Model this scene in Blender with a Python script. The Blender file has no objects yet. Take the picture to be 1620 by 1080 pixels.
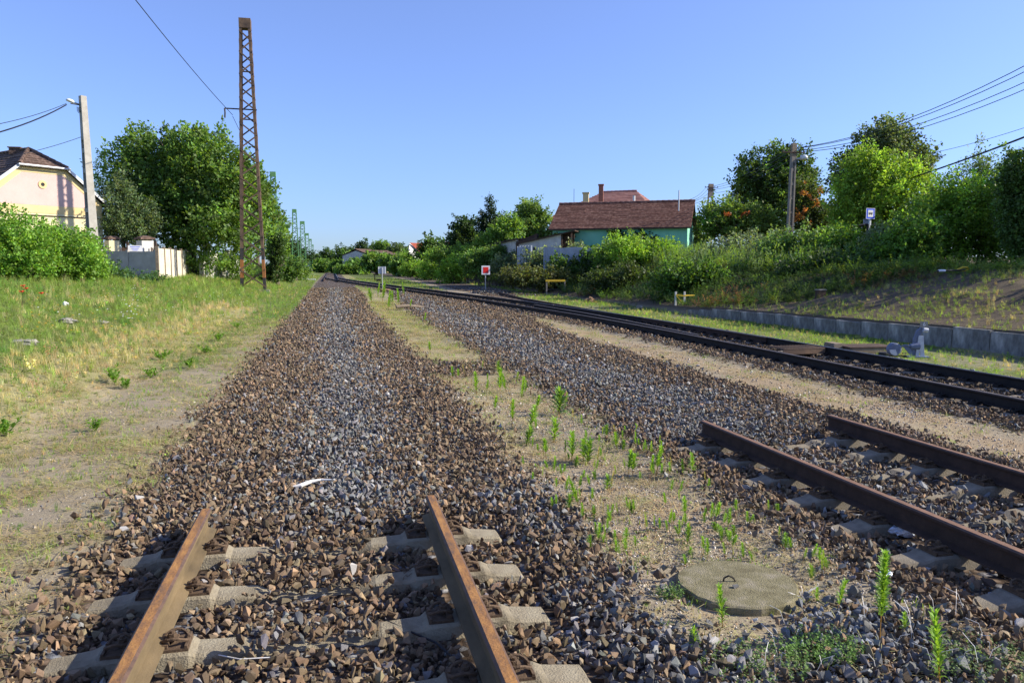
import bpy, bmesh, math, random
import numpy as np
R_ = math.radians
sc = bpy.context.scene
COL = sc.collection
RNG = np.random.default_rng(7)
random.seed(7)

# ------------------------------------------------------------------ camera
H = 1.78
YAW, PITCH = R_(13.143), R_(5.454)
FPX, CX, CY = 1215.0, 810.0, 540.0
cam_d = bpy.data.cameras.new('camera'); cam = bpy.data.objects.new('camera', cam_d); COL.objects.link(cam)
cam_d.sensor_width = 36; cam_d.lens = 36 * FPX / 1620; cam_d.clip_start = 0.1; cam_d.clip_end = 9000
cam.location = (0, 0, H); cam.rotation_euler = (math.pi / 2 - PITCH, 0, -YAW)
sc.camera = cam
# ------------------------------------------------------------------ world, sun, exposure
SUN_EL, SUN_AZ = R_(31), R_(101)          # azimuth clockwise from +Y: the sun stands over +X
w = bpy.data.worlds.new('World'); sc.world = w; w.use_nodes = True
nt = w.node_tree; nt.nodes.clear()
sky = nt.nodes.new('ShaderNodeTexSky'); sky.sky_type = 'NISHITA'; sky.sun_disc = False
sky.sun_elevation = SUN_EL; sky.sun_rotation = SUN_AZ; sky.altitude = 0; sky.air_density = 1.0; sky.dust_density = 0.35; sky.ozone_density = 3.0
bg = nt.nodes.new('ShaderNodeBackground'); bg.inputs[1].default_value = 0.058
wo = nt.nodes.new('ShaderNodeOutputWorld')
tcw = nt.nodes.new('ShaderNodeTexCoord'); spw = nt.nodes.new('ShaderNodeSeparateXYZ'); nt.links.new(tcw.outputs['Generated'], spw.inputs[0])
rpw = nt.nodes.new('ShaderNodeValToRGB'); nt.links.new(spw.outputs[2], rpw.inputs[0]); ew = rpw.color_ramp.elements          # clear summer air: tints the sky by height above the horizon
ew[0].position = 0.0; ew[0].color = (.92, 1.20, 1.95, 1); ew[1].position = .5; ew[1].color = (2.20, 1.98, 2.45, 1); e_ = ew.new(.16); e_.color = (1.45, 1.56, 2.25, 1)
mxw = nt.nodes.new('ShaderNodeMix'); mxw.data_type = 'RGBA'; mxw.blend_type = 'MULTIPLY'; mxw.inputs[0].default_value = 1.0; mxw.clamp_result = False
nt.links.new(sky.outputs[0], mxw.inputs[6]); nt.links.new(rpw.outputs[0], mxw.inputs[7]); nt.links.new(mxw.outputs[2], bg.inputs[0]); nt.links.new(bg.outputs[0], wo.inputs[0])
sun_d = bpy.data.lights.new('sun', 'SUN'); sun_d.energy = 5.0; sun_d.angle = R_(0.5); sun_d.color = (1, 0.925, 0.79)
sun = bpy.data.objects.new('sun', sun_d); COL.objects.link(sun)
sun.rotation_euler = (0, math.pi / 2 - SUN_EL, math.pi / 2 - SUN_AZ)      # shines from +X and a little from behind the camera
sc.view_settings.view_transform = 'Standard'; sc.view_settings.look = 'None'
sc.view_settings.exposure = 0.76; sc.view_settings.gamma = 1.0
sc.cycles.max_bounces = 5; sc.cycles.diffuse_bounces = 2; sc.cycles.transparent_max_bounces = 4

# ------------------------------------------------------------------ geometry of the place
Fv = np.array([math.sin(YAW) * math.cos(PITCH), math.cos(YAW) * math.cos(PITCH), -math.sin(PITCH)])
Rv = np.array([math.cos(YAW), -math.sin(YAW), 0.0]); Uv = np.cross(Rv, Fv)
Fh = np.array([math.sin(YAW), math.cos(YAW), 0.0]); EYE = np.array([0, 0, H])
def ray(px, py): return Fv + Rv * (px - CX) / FPX - Uv * (py - CY) / FPX
def pt(px, py, D):
    d = ray(px, py); return EYE + d * (D / d.dot(Fh))
def onplane(px, py, P0, n):
    d = ray(px, py); return EYE + d * ((np.array(P0) - EYE).dot(n) / d.dot(n))
def sm(x, a, b):
    t = np.clip((np.asarray(x, float) - a) / (b - a), 0, 1); return t * t * (3 - 2 * t)
def wob(x, y, s=1.0, ph=0.0):
    x = np.asarray(x, float) / s; y = np.asarray(y, float) / s
    return (np.sin(1.7 * x + 0.9 * y + ph) + np.sin(-0.8 * x + 2.1 * y + 1.3 + ph) + np.sin(3.1 * x - 1.2 * y + 2.2 * ph + .5) * .6
            + np.sin(4.3 * x + 3.9 * y + 4 + ph) * .4) / 3.0
MC = np.array([(-5, 8.8), (0, 8.85), (10, 9.0), (20, 9.18), (25, 9.08), (30, 8.75), (35, 8.2), (40, 7.5), (45, 6.7), (50, 5.85), (55, 5.0),
               (60, 4.2), (65, 3.4), (70, 2.62), (76, 1.75), (83, .85), (90, .25), (98, -.05), (110, -.1), (400, -.1)])
def main_x(y):
    y = np.asarray(y, float)
    return sum(np.interp(y + k, MC[:, 0], MC[:, 1]) for k in (-4, -2, 0, 2, 4)) / 5
def zg(y): return np.interp(y, [0, 30, 85, 300, 3000], [0, 0, .45, .8, .8])
def in_rect(x, y, a, b, c, d, s=.25): return sm(x, a, a + s) * (1 - sm(x, b - s, b)) * sm(y, c, c + s) * (1 - sm(y, d - s, d))
def crest(y): return 1.72 + .75 * sm(y, 26, 60)
def wall_h(y): return np.interp(y, [0, 12, 25, 27, 40], [.46, .46, .30, .22, 0])
def tz(x, y):
    x = np.asarray(x, float); y = np.asarray(y, float)
    z = zg(y) + 0
    L = np.maximum(0, -3.0 - x)
    z = z + 1.55 * (1 - np.exp(-(L / 6.2) ** 1.25)) * (1 - .6 * sm(y, 130, 300))
    b = wall_h(y)
    z = z + np.where(x > 13.36, b + (crest(y) - b) * sm(x, 12.4, 20.0) ** 1.0 * 1.0, 0)
    z = z + .035 * wob(x, y, 1.6) * (np.abs(x - 5) > 8.5) + (.10 * wob(x, y, 1.5, 4) + .05 * wob(x, y, .6, 1)) * sm(x, 13.8, 15.5) + .05 * wob(x, y, 5, 2) * (x < -4)
    z = z - .062 * in_rect(x, y, -1.45, 1.35, -3, 5.45, .3) - .068 * in_rect(x, y, 3.2, 5.9, -3, 7.45, .3)
    mx = main_x(y)
    z = z - .03 * (np.abs(x - mx) < 1.0) * (y > -4)
    z = z - .03 * in_rect(x, y, 1.6, 2.95, -3, 60, .35) - .05 * in_rect(x, y, 5.9, 7.8, -3, 34, .4)
    z = z + .03 * wob(x, y, .9, 1) * in_rect(x, y, -1.5, 7, 5.6, 90, .5)
    return z
def tz1(x, y): return float(tz(np.array([x]), np.array([y]))[0])
def gp(px, D, dz=0.0):            # a point on the ground at forward distance D
    p = pt(px, 424, D); return np.array([p[0], p[1], tz1(p[0], p[1]) + dz])
def hit(px, py):
    d = ray(px, py); t = np.geomspace(1.5, 400, 5000); P = EYE + d[None] * t[:, None]
    i = int(np.argmax(P[:, 2] <= tz(P[:, 0], P[:, 1]))); return P[i]

# ------------------------------------------------------------------ materials
def newmat(name):
    m = bpy.data.materials.new(name); m.use_nodes = True; n = m.node_tree; n.nodes.clear()
    out = n.nodes.new('ShaderNodeOutputMaterial'); p = n.nodes.new('ShaderNodeBsdfPrincipled'); n.links.new(p.outputs[0], out.inputs[0])
    return m, n, p, out
def nd(n, t, **k):
    o = n.nodes.new(t)
    for a, b in k.items(): setattr(o, a, b)
    return o
def ramp(n, src, stops):
    r = nd(n, 'ShaderNodeValToRGB'); n.links.new(src, r.inputs[0]); e = r.color_ramp.elements
    while len(e) > 1: e.remove(e[-1])
    e[0].position = stops[0][0]; e[0].color = (*stops[0][1], 1)
    for p_, c in stops[1:]:
        q = e.new(p_); q.color = (*c, 1)
    return r
def noise(n, scale, detail=4, rough=.6, vec=None, dist=0.0):
    o = nd(n, 'ShaderNodeTexNoise'); o.inputs['Scale'].default_value = scale; o.inputs['Detail'].default_value = detail
    o.inputs['Roughness'].default_value = rough; o.inputs['Distortion'].default_value = dist
    if vec is not None: n.links.new(vec, o.inputs['Vector'])
    return o
def mixc(n, f, a, b, mode='MIX'):
    o = nd(n, 'ShaderNodeMix', data_type='RGBA', blend_type=mode)
    for s, v in ((0, f), (6, a), (7, b)):
        if isinstance(v, (int, float)): o.inputs[s].default_value = v
        elif isinstance(v, tuple): o.inputs[s].default_value = (*v, 1)
        else: n.links.new(v, o.inputs[s])
    return o.outputs[2]
def simple(name, c1, c2=None, scale=6, rough=.8, metal=0., bump=.0, bscale=40, detail=5, stretch=None, spec=.3, c3=None):
    m, n, p, out = newmat(name); tc = nd(n, 'ShaderNodeTexCoord'); vec = tc.outputs['Object']
    if stretch:
        mp = nd(n, 'ShaderNodeMapping'); mp.inputs['Scale'].default_value = stretch; n.links.new(vec, mp.inputs[0]); vec = mp.outputs[0]
    nz = noise(n, scale, detail, .62, vec)
    stops = [(.32, c1), (.68, c2 or c1)]
    if c3: stops = [(.3, c1), (.5, c2), (.7, c3)]
    r = ramp(n, nz.outputs[0], stops); n.links.new(r.outputs[0], p.inputs['Base Color'])
    p.inputs['Roughness'].default_value = rough; p.inputs['Metallic'].default_value = metal; p.inputs['Specular IOR Level'].default_value = spec
    if bump:
        b = nd(n, 'ShaderNodeBump'); b.inputs['Strength'].default_value = bump; b.inputs['Distance'].default_value = .01
        nb = noise(n, bscale, 4, .6, tc.outputs['Object']); n.links.new(nb.outputs[0], b.inputs['Height']); n.links.new(b.outputs[0], p.inputs['Normal'])
    return m
def attr_mat(name, typ='GEOMETRY', rough=.9, trans=0., noise_amt=.25, nscale=30, spec=.15, bump=0.):
    m, n, p, out = newmat(name)
    a = nd(n, 'ShaderNodeAttribute', attribute_name='lc', attribute_type=typ)
    c = a.outputs['Color']
    if noise_amt:
        tc = nd(n, 'ShaderNodeTexCoord'); nz = noise(n, nscale, 3, .6, tc.outputs['Object'])
        mr = nd(n, 'ShaderNodeMapRange'); mr.inputs[1].default_value = .3; mr.inputs[2].default_value = .7
        mr.inputs[3].default_value = 1 - noise_amt; mr.inputs[4].default_value = 1 + noise_amt; n.links.new(nz.outputs[0], mr.inputs[0])
        vm = nd(n, 'ShaderNodeVectorMath', operation='SCALE'); n.links.new(c, vm.inputs[0]); n.links.new(mr.outputs[0], vm.inputs['Scale']); c = vm.outputs[0]
        if bump:
            b = nd(n, 'ShaderNodeBump'); b.inputs['Strength'].default_value = bump; b.inputs['Distance'].default_value = .004
            n.links.new(nz.outputs[0], b.inputs['Height']); n.links.new(b.outputs[0], p.inputs['Normal'])
    n.links.new(c, p.inputs['Base Color']); p.inputs['Roughness'].default_value = rough; p.inputs['Specular IOR Level'].default_value = spec
    if trans:
        t = nd(n, 'ShaderNodeBsdfTranslucent'); mx = nd(n, 'ShaderNodeMixShader'); mx.inputs[0].default_value = trans
        tm = nd(n, 'ShaderNodeVectorMath', operation='MULTIPLY'); tm.inputs[1].default_value = (1.5, 1.45, .6); n.links.new(c, tm.inputs[0])
        n.links.new(tm.outputs[0], t.inputs[0]); n.links.new(p.outputs[0], mx.inputs[1]); n.links.new(t.outputs[0], mx.inputs[2]); n.links.new(mx.outputs[0], out.inputs[0])
    return m
M = {}
M['leaf'] = attr_mat('leaf', 'GEOMETRY', .55, .42, .0, spec=.35)
M['stone'] = attr_mat('ballast_stone', 'INSTANCER', .85, 0, .28, 28, .2, bump=.5)
M['pebble'] = attr_mat('pebble', 'INSTANCER', .75, 0, .12, 40, .3)
M['blade'] = attr_mat('grass_blade', 'INSTANCER', .65, .4, .0, spec=.25)
M['bark'] = simple('bark', (.09, .065, .045), (.17, .14, .11), 9, .95, bump=.8, bscale=25, stretch=(1, 1, .3))
M['rust_top'] = simple('rusty_rail_head', (.42, .21, .06), (.29, .14, .045), 26, .6, .1, .6, 70, stretch=(1, .3, 1), c3=(.14, .085, .05))
M['rust'] = simple('rusty_rail_side', (.095, .070, .038), (.215, .155, .080), 5, .85, .1, .3, 90, stretch=(1, .3, 1))
M['rust_dark'] = simple('dark_rusty_rail_side', (.040, .025, .018), (.075, .044, .030), 9, .85, .1, .3, 90)  # dark rust, deepened to put the shade of the rail side into the colour
M['rust_top2'] = simple('brown_rail_head', (.17, .095, .055), (.25, .14, .085), 14, .7, .2, .2, 90)
M['rail_black'] = simple('oily_rail_side', (.014, .012, .011), (.028, .022, .018), 6, .75, .1, .2, 60)
M['rail_shine'] = simple('worn_rail_head', (.16, .17, .19), (.30, .32, .36), 10, .32, .9, 0)
M['clip'] = simple('rusty_clip', (.075, .048, .03), (.15, .10, .06), 40, .9, .1, .5, 150)
M['sleeper'] = simple('sleeper_concrete', (.15, .125, .08), (.26, .22, .15), 5, .95, 0, 1.0, 90, c3=(.34, .30, .21))
M['sleeper2'] = simple('grey_sleeper_concrete', (.16, .135, .095), (.28, .24, .175), 7, .95, 0, .6, 110)
M['sleeper_dark'] = simple('oily_sleeper', (.13, .10, .075), (.25, .21, .16), 5, .95, 0, .6, 110)
M['lid'] = simple('manhole_concrete', (.13, .11, .055), (.21, .185, .10), 9, .95, 0, 1.2, 130, c3=(.30, .26, .18))
M['concrete'] = simple('pole_concrete', (.30, .28, .24), (.42, .395, .345), 3, .9, 0, .4, 60)
M['concrete_d'] = simple('weathered_pole_concrete', (.15, .13, .11), (.28, .25, .21), 4, .9, 0, .4, 60)
M['steel_rust'] = simple('rusty_mast_steel', (.075, .052, .040), (.145, .095, .063), 2.2, .9, 0, .3, 30, c3=(.23, .145, .085))
M['mast_black'] = simple('black_mast_paint', (.03, .03, .032), (.07, .06, .055), 3, .7)
M['mast_orange'] = simple('orange_primer', (.42, .17, .05), (.30, .12, .04), 5, .85)
M['green_steel'] = simple('green_mast_paint', (.10, .24, .085), (.17, .36, .14), 2, .7)
M['white_paint'] = simple('white_paint', (.75, .75, .74), (.82, .82, .81), 8, .6)
M['red_paint'] = simple('red_paint', (.70, .02, .015), (.80, .03, .02), 8, .55)
M['blue_paint'] = simple('blue_paint', (.02, .09, .75), (.03, .12, .85), 8, .5)
M['sign_grey'] = simple('sign_back', (.34, .37, .42), (.42, .45, .5), 4, .5, .3)
M['galv'] = simple('galvanised_steel', (.42, .43, .44), (.55, .56, .57), 10, .5, .5)
M['yellow'] = simple('yellow_paint', (.60, .42, .03), (.48, .32, .03), 10, .7)
M['stand'] = simple('blue_grey_paint', (.10, .12, .18), (.16, .19, .27), 9, .6, 0, .2, 40)
M['stand_white'] = simple('grey_white_paint', (.38, .40, .43), (.58, .59, .61), 12, .6)
M['black'] = simple('black_rubber', (.015, .015, .015), (.03, .03, .03), 8, .7)
M['cable'] = simple('cable_black', (.012, .012, .014), None, 4, .6)
M['wood'] = simple('weathered_timber', (.16, .12, .08), (.30, .24, .17), 5, .9, 0, .6, 60, stretch=(.4, 4, 4))
M['wood_d'] = simple('dark_timber', (.05, .032, .022), (.11, .07, .05), 4, .9, 0, .5, 60)
M['pink'] = simple('pink_render', (.55, .385, .345), (.61, .435, .39), 1.2, .95, 0, .3, 60)
M['cream'] = simple('cream_render', (.62, .54, .32), (.72, .64, .40), 1.0, .95, 0, .3, 60)
M['ochre'] = simple('ochre_render', (.60, .46, .22), (.66, .52, .28), 1.0, .95)
M['peach'] = simple('peach_render', (.38, .24, .15), (.46, .30, .19), 1, .95)
M['mint'] = simple('mint_render', (.20, .52, .35), (.28, .62, .44), .9, .95, 0, .3, 40)
M['tile'] = simple('clay_tile', (.10, .045, .032), (.20, .095, .068), 5, .9, 0, .8, 14, c3=(.36, .22, .16))
M['tile_d'] = simple('old_dark_tile', (.05, .036, .03), (.11, .07, .052), 6, .9, 0, .5, 30, c3=(.22, .15, .115))
M['tile_r'] = simple('red_tile', (.36, .08, .05), (.45, .12, .08), 3, .9)
M['tile_p'] = simple('plain_tile', (.24, .11, .09), (.32, .16, .13), 3, .9, 0, .3, 30, c3=(.36, .20, .17))
M['brick'] = simple('brick', (.26, .10, .065), (.38, .17, .11), 14, .95)
M['white_wall'] = simple('white_wall', (.62, .62, .60), (.76, .76, .74), 2, .95)
M['oldwhite'] = simple('old_whitewash', (.46, .44, .39), (.66, .64, .58), 2.2, .95, 0, .5, 20)
M['pale_panel'] = simple('pale_concrete_panel', (.50, .45, .34), (.64, .58, .46), 1.8, .95, 0, .5, 30)
M['grey_panel'] = simple('grey_concrete_panel', (.34, .31, .26), (.48, .45, .39), 1.8, .95, 0, .5, 30)
M['wallconc'] = simple('stained_concrete', (.075, .072, .066), (.20, .195, .18), 3.2, .95, 0, .5, 40, stretch=(1.3, 1.3, .6), c3=(.40, .385, .35))
M['sheet'] = simple('corrugated_sheet', (.30, .33, .37), (.45, .48, .52), 2, .6, .3)
M['glass'] = simple('window_glass', (.02, .025, .03), None, 3, .12, 0, spec=.6)
M['soil'] = simple('rubble_soil', (.16, .10, .06), (.28, .18, .11), 8, .98, 0, .8, 30)
M['rock'] = simple('pale_rock', (.19, .18, .15), (.31, .29, .25), 8, .95, 0, .6, 30)
M['plastic'] = simple('crumpled_plastic', (.62, .68, .78), (.80, .84, .9), 8, .35)
M['bone'] = simple('bleached_stick', (.66, .63, .58), (.80, .78, .73), 8, .8)
M['poppy'] = simple('poppy_petal', (.80, .07, .03), None, 8, .6)
M['lampglass'] = simple('lamp_glass', (.62, .64, .64), (.70, .72, .72), 8, .3)

# ------------------------------------------------------------------ mesh helpers
class MB:
    def __init__(s): s.v = []; s.f = []; s.m = []
    def add(s, vs, fs, m=0):
        o = len(s.v); s.v += [tuple(map(float, q)) for q in vs]; s.f += [tuple(o + i for i in q) for q in fs]; s.m += [m] * len(fs); return s
    def box(s, c, d, m=0, rz=0., ax=None, taper=1.0):
        """box centred on c with full sizes d; ax = 3 axes rows"""
        c = np.array(c, float); A = np.eye(3) if ax is None else np.array(ax, float)
        if rz: A = np.array([[math.cos(rz), math.sin(rz), 0], [-math.sin(rz), math.cos(rz), 0], [0, 0, 1]])
        P = []
        for k in (-1, 1):
            t = taper if k > 0 else 1
            for i, j in ((-1, -1), (1, -1), (1, 1), (-1, 1)): P.append(c + A[0] * i * d[0] / 2 * t + A[1] * j * d[1] / 2 * t + A[2] * k * d[2] / 2)
        return s.add(P, [(3, 2, 1, 0), (4, 5, 6, 7), (0, 1, 5, 4), (1, 2, 6, 5), (2, 3, 7, 6), (3, 0, 4, 7)], m)
    def bar(s, a, b, wd, m=0, h=None, up=(0, 0, 1)):
        a = np.array(a, float); b = np.array(b, float); z = b - a; L = np.linalg.norm(z); z /= L
        x = np.cross(np.array(up, float), z)
        if np.linalg.norm(x) < 1e-3: x = np.cross((0, 1., 0), z)
        x /= np.linalg.norm(x); y = np.cross(z, x)
        return s.box((a + b) / 2, (wd, h or wd, L), m, ax=(x, y, z))
    def tube(s, pts, r, m=0, n=8, cap=True):
        pts = [np.array(p, float) for p in pts]; rs = r if hasattr(r, '__len__') else [r] * len(pts); o = len(s.v); vs = []
        u0 = None
        for i, p in enumerate(pts):
            t = pts[min(i + 1, len(pts) - 1)] - pts[max(i - 1, 0)]; t /= np.linalg.norm(t) + 1e-9
            if u0 is None: u0 = np.cross(t, (0, 0, 1.)) if abs(t[2]) < .9 else np.cross(t, (1., 0, 0))
            u = u0 - t * u0.dot(t); u /= np.linalg.norm(u) + 1e-9; u0 = u; v = np.cross(t, u)
            for k in range(n):
                a = 2 * math.pi * k / n; vs.append(p + rs[i] * (math.cos(a) * u + math.sin(a) * v))
        fs = [(i * n + k, i * n + (k + 1) % n, (i + 1) * n + (k + 1) % n, (i + 1) * n + k) for i in range(len(pts) - 1) for k in range(n)]
        if cap: fs += [tuple(range(n))[::-1], tuple((len(pts) - 1) * n + k for k in range(n))]
        return s.add(vs, fs, m)
    def lathe(s, c, prof, m=0, n=20, axis=None):
        c = np.array(c, float); A = np.eye(3) if axis is None else axis; vs = []
        for r, z in prof:
            for k in range(n):
                a = 2 * math.pi * k / n; vs.append(c + A[0] * r * math.cos(a) + A[1] * r * math.sin(a) + A[2] * z)
        L = len(prof); fs = [(i * n + k, i * n + (k + 1) % n, (i + 1) * n + (k + 1) % n, (i + 1) * n + k) for i in range(L - 1) for k in range(n)]
        fs += [tuple(range(n))[::-1], tuple((L - 1) * n + k for k in range(n))]
        return s.add(vs, fs, m)
    def poly(s, P, t, m=0):
        """flat polygon P (3D points) given thickness vector t"""
        P = [np.array(p, float) for p in P]; t = np.array(t, float); n = len(P)
        vs = P + [p + t for p in P]
        return s.add(vs, [tuple(range(n))[::-1], tuple(range(n, 2 * n))] + [(i, (i + 1) % n, n + (i + 1) % n, n + i) for i in range(n)], m)
    def build(s, name, mats, parent=None, origin=None, smooth=False):
        me = bpy.data.meshes.new(name); v = np.array(s.v)
        o = np.array(origin if origin is not None else (0, 0, 0), float)
        me.from_pydata([tuple(q) for q in (v - o)], [], s.f)
        mats = mats if isinstance(mats, (list, tuple)) else [mats]
        for q in mats: me.materials.append(M[q] if isinstance(q, str) else q)
        me.polygons.foreach_set('material_index', s.m)
        bm = bmesh.new(); bm.from_mesh(me); bmesh.ops.recalc_face_normals(bm, faces=bm.faces); bm.to_mesh(me); bm.free()
        if smooth: me.polygons.foreach_set('use_smooth', [True] * len(me.polygons))
        ob = bpy.data.objects.new(name, me); COL.objects.link(ob); ob.location = o
        if parent is not None:
            ob.parent = parent
            ob.location = o - np.array(parent.location) if parent.parent is None else o - np.array(parent.location) - np.array(parent.parent.location)
        return ob
def tag(o, label=None, cat=None, group=None, kind=None):
    if label: o['label'] = label
    if cat: o['category'] = cat
    if group: o['group'] = group
    if kind: o['kind'] = kind
    return o
def empty(name, loc, label=None, cat=None, group=None, rz=0.):
    o = bpy.data.objects.new(name, None); COL.objects.link(o); o.location = tuple(map(float, loc)); o.empty_display_size = .3
    o.rotation_euler = (0, 0, rz); return tag(o, label, cat, group)
def mesh_np(name, V, F, mats, attrs=None, parent=None, smooth=False, mi=None):
    me = bpy.data.meshes.new(name); V = np.asarray(V, np.float32); F = np.asarray(F, np.int32); k = F.shape[1]
    me.vertices.add(len(V)); me.vertices.foreach_set('co', V.ravel())
    me.loops.add(F.size); me.loops.foreach_set('vertex_index', F.ravel())
    me.polygons.add(len(F)); me.polygons.foreach_set('loop_start', np.arange(0, F.size, k, dtype=np.int32))
    try: me.polygons.foreach_set('loop_total', np.full(len(F), k, np.int32))
    except Exception: pass
    for q in (mats if isinstance(mats, (list, tuple)) else [mats]): me.materials.append(M[q] if isinstance(q, str) else q)
    if mi is not None: me.polygons.foreach_set('material_index', np.asarray(mi, np.int32))
    me.update(calc_edges=True)
    for an, (dom, data) in (attrs or {}).items():
        a = me.attributes.new(an, 'FLOAT_COLOR', dom); d = np.ones((len(data), 4), np.float32); d[:, :data.shape[1]] = data; a.data.foreach_set('color', d.ravel())
    if smooth: me.polygons.foreach_set('use_smooth', np.ones(len(F), bool))
    ob = bpy.data.objects.new(name, me); COL.objects.link(ob)
    if parent is not None: ob.parent = parent; ob.location = (0, 0, 0)
    return ob
# ---- scatter: one object whose points carry rotation, scale, colour and which template to show
def scatter(name, templates, P, rot, scl, col, idx, label=None):
    me = bpy.data.meshes.new(name); n = len(P); me.vertices.add(n); me.vertices.foreach_set('co', np.asarray(P, np.float32).ravel())
    for an, data in (('rot', rot), ('scl', scl)):
        a = me.attributes.new(an, 'FLOAT_VECTOR', 'POINT'); a.data.foreach_set('vector', np.asarray(data, np.float32).ravel())
    a = me.attributes.new('lc', 'FLOAT_COLOR', 'POINT'); d = np.ones((n, 4), np.float32); d[:, :3] = np.clip(col, 0, 1); a.data.foreach_set('color', d.ravel())
    a = me.attributes.new('idx', 'INT', 'POINT'); a.data.foreach_set('value', np.asarray(idx, np.int32))
    ob = bpy.data.objects.new(name, me); COL.objects.link(ob)
    g = bpy.data.node_groups.new(name, 'GeometryNodeTree'); g.interface.new_socket('Geometry', in_out='INPUT', socket_type='NodeSocketGeometry')
    g.interface.new_socket('Geometry', in_out='OUTPUT', socket_type='NodeSocketGeometry')
    gi = g.nodes.new('NodeGroupInput'); go = g.nodes.new('NodeGroupOutput'); ip = g.nodes.new('GeometryNodeInstanceOnPoints'); jn = g.nodes.new('GeometryNodeJoinGeometry')
    for t in templates[::-1]:
        oi = g.nodes.new('GeometryNodeObjectInfo'); oi.inputs['Object'].default_value = t; oi.inputs['As Instance'].default_value = True
        g.links.new(oi.outputs['Geometry'], jn.inputs[0])
    def na(nm, dt):
        q = g.nodes.new('GeometryNodeInputNamedAttribute'); q.data_type = dt; q.inputs[0].default_value = nm; return q.outputs['Attribute']
    g.links.new(gi.outputs[0], ip.inputs['Points']); g.links.new(jn.outputs[0], ip.inputs['Instance']); ip.inputs['Pick Instance'].default_value = True
    g.links.new(na('idx', 'INT'), ip.inputs['Instance Index'])
    er = g.nodes.new('FunctionNodeEulerToRotation'); g.links.new(na('rot', 'FLOAT_VECTOR'), er.inputs[0])
    g.links.new(er.outputs[0], ip.inputs['Rotation']); g.links.new(na('scl', 'FLOAT_VECTOR'), ip.inputs['Scale'])
    g.links.new(ip.outputs[0], go.inputs[0])
    md = ob.modifiers.new('scatter', 'NODES'); md.node_group = g
    tag(ob, label, name.replace('_', ' '), kind='stuff'); return ob
def template(name, V, F, mat):
    me = bpy.data.meshes.new(name); me.from_pydata([tuple(map(float, v)) for v in V], [], [tuple(map(int, f)) for f in F]); me.materials.append(M[mat]); me.update()
    return bpy.data.objects.new(name, me)
def stone_template(k, n=11, flat=.62, smooth=False, mat='stone'):
    r = np.random.default_rng(100 + k); bm = bmesh.new()
    for _ in range(n):
        d = r.normal(size=3); d /= np.linalg.norm(d); d *= r.uniform(.78, 1.0); bm.verts.new((d[0] * r.uniform(.85, 1.1), d[1] * r.uniform(.65, .95), d[2] * flat))
    bmesh.ops.convex_hull(bm, input=bm.verts)
    for v in [v for v in bm.verts if not v.link_faces]: bm.verts.remove(v)
    me = bpy.data.meshes.new('stone'); bm.to_mesh(me); bm.free(); me.materials.append(M[mat])
    if smooth: me.polygons.foreach_set('use_smooth', [True] * len(me.polygons))
    return bpy.data.objects.new('stone', me)
def sunk(o, k): return o

# ------------------------------------------------------------------ zones of the ground
def edge(x, a, b, s=.22): return sm(x, a - s / 2, a + s / 2) * (1 - sm(x, b - s / 2, b + s / 2))
def jit(x, y): return .10 * wob(x, y, .45, .3) + .09 * wob(x, y, .16, 1.7)
def z_ballast(x, y, s=.25):
    e = jit(x, y); X = x + e; mx = main_x(y)
    narrow = -.35 * sm(y, 40, 80)
    b = edge(X, -1.52 + .0 * y, 1.62 + narrow + .35 * sm(y, 35, 50), s) * (1 - sm(y, 150, 170))
    b = np.maximum(b, edge(X, 2.98 + .45 * sm(y, 30, 45), 6.15 + 1.2 * sm(y, 18, 32), s) * (1 - sm(y, 48, 62)))
    b = np.maximum(b, edge(X, mx - 1.45, mx + 1.45, s))
    b = np.maximum(b, edge(X, 8.9, 12.0, s) * sm(y, 42, 50) * (1 - sm(y, 200, 260)))
    b = np.maximum(b, .8 * edge(X, 1.4, 3.2) * edge(y + 3 * e, 12.9, 14.6, .6))
    b = np.maximum(b, edge(X, 1.2, 2.9, .5) * (1 - sm(y + 4 * e, 3.1, 3.45)) * .75)
    return b
def z_sand(x, y):
    X = x + jit(x, y)
    a = edge(X + .25 * wob(x, y, 1.3, 7), 6.3, 7.3, .7) * (.55 + .45 * sm(wob(x, y, .9, 5), -.4, .5)) * (1 - sm(y, 24, 36)); b = edge(X, 1.55, 3.0, .3) * (.22 + .38 * sm(wob(x, y, .8, 9), -.2, .6)) * (1 - sm(y, 55, 70))
    return np.maximum(a, b)
def z_green(x, y):
    X = x + 2.2 * jit(x, y); t = .5 + .5 * wob(x, y, 2.3, 3)
    g = 1 - sm(X, -3.75, -3.1); g = np.maximum(g, (1 - sm(X, -2.5, -1.7)) * (.22 + .28 * sm(t, .4, .7) + .5 * sm(y, 11, 26))); g = np.maximum(g, (1 - sm(X, -1.7, -1.3)) * sm(y, 16, 32) * .9)
    g = np.maximum(g, sm(X, 10.35, 10.9) * (.4 + .6 * t) * np.where(x > 13.36, .25 * t + .35 * sm(x, 18, 20), 1))
    g = np.maximum(g, edge(X, 1.9, 8.0, .4) * sm(y, 48, 60))
    g = np.maximum(g, edge(X, 1.6, 3.0, .4) * (.06 + .10 * sm(t, .4, .7) + .36 * sm(y, 9, 22)))
    g = np.maximum(g, sm(y, 95, 120) * (1 - edge(x, -1.5, 1.5)) * .9)
    return g * (1 - z_ballast(x, y))
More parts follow.
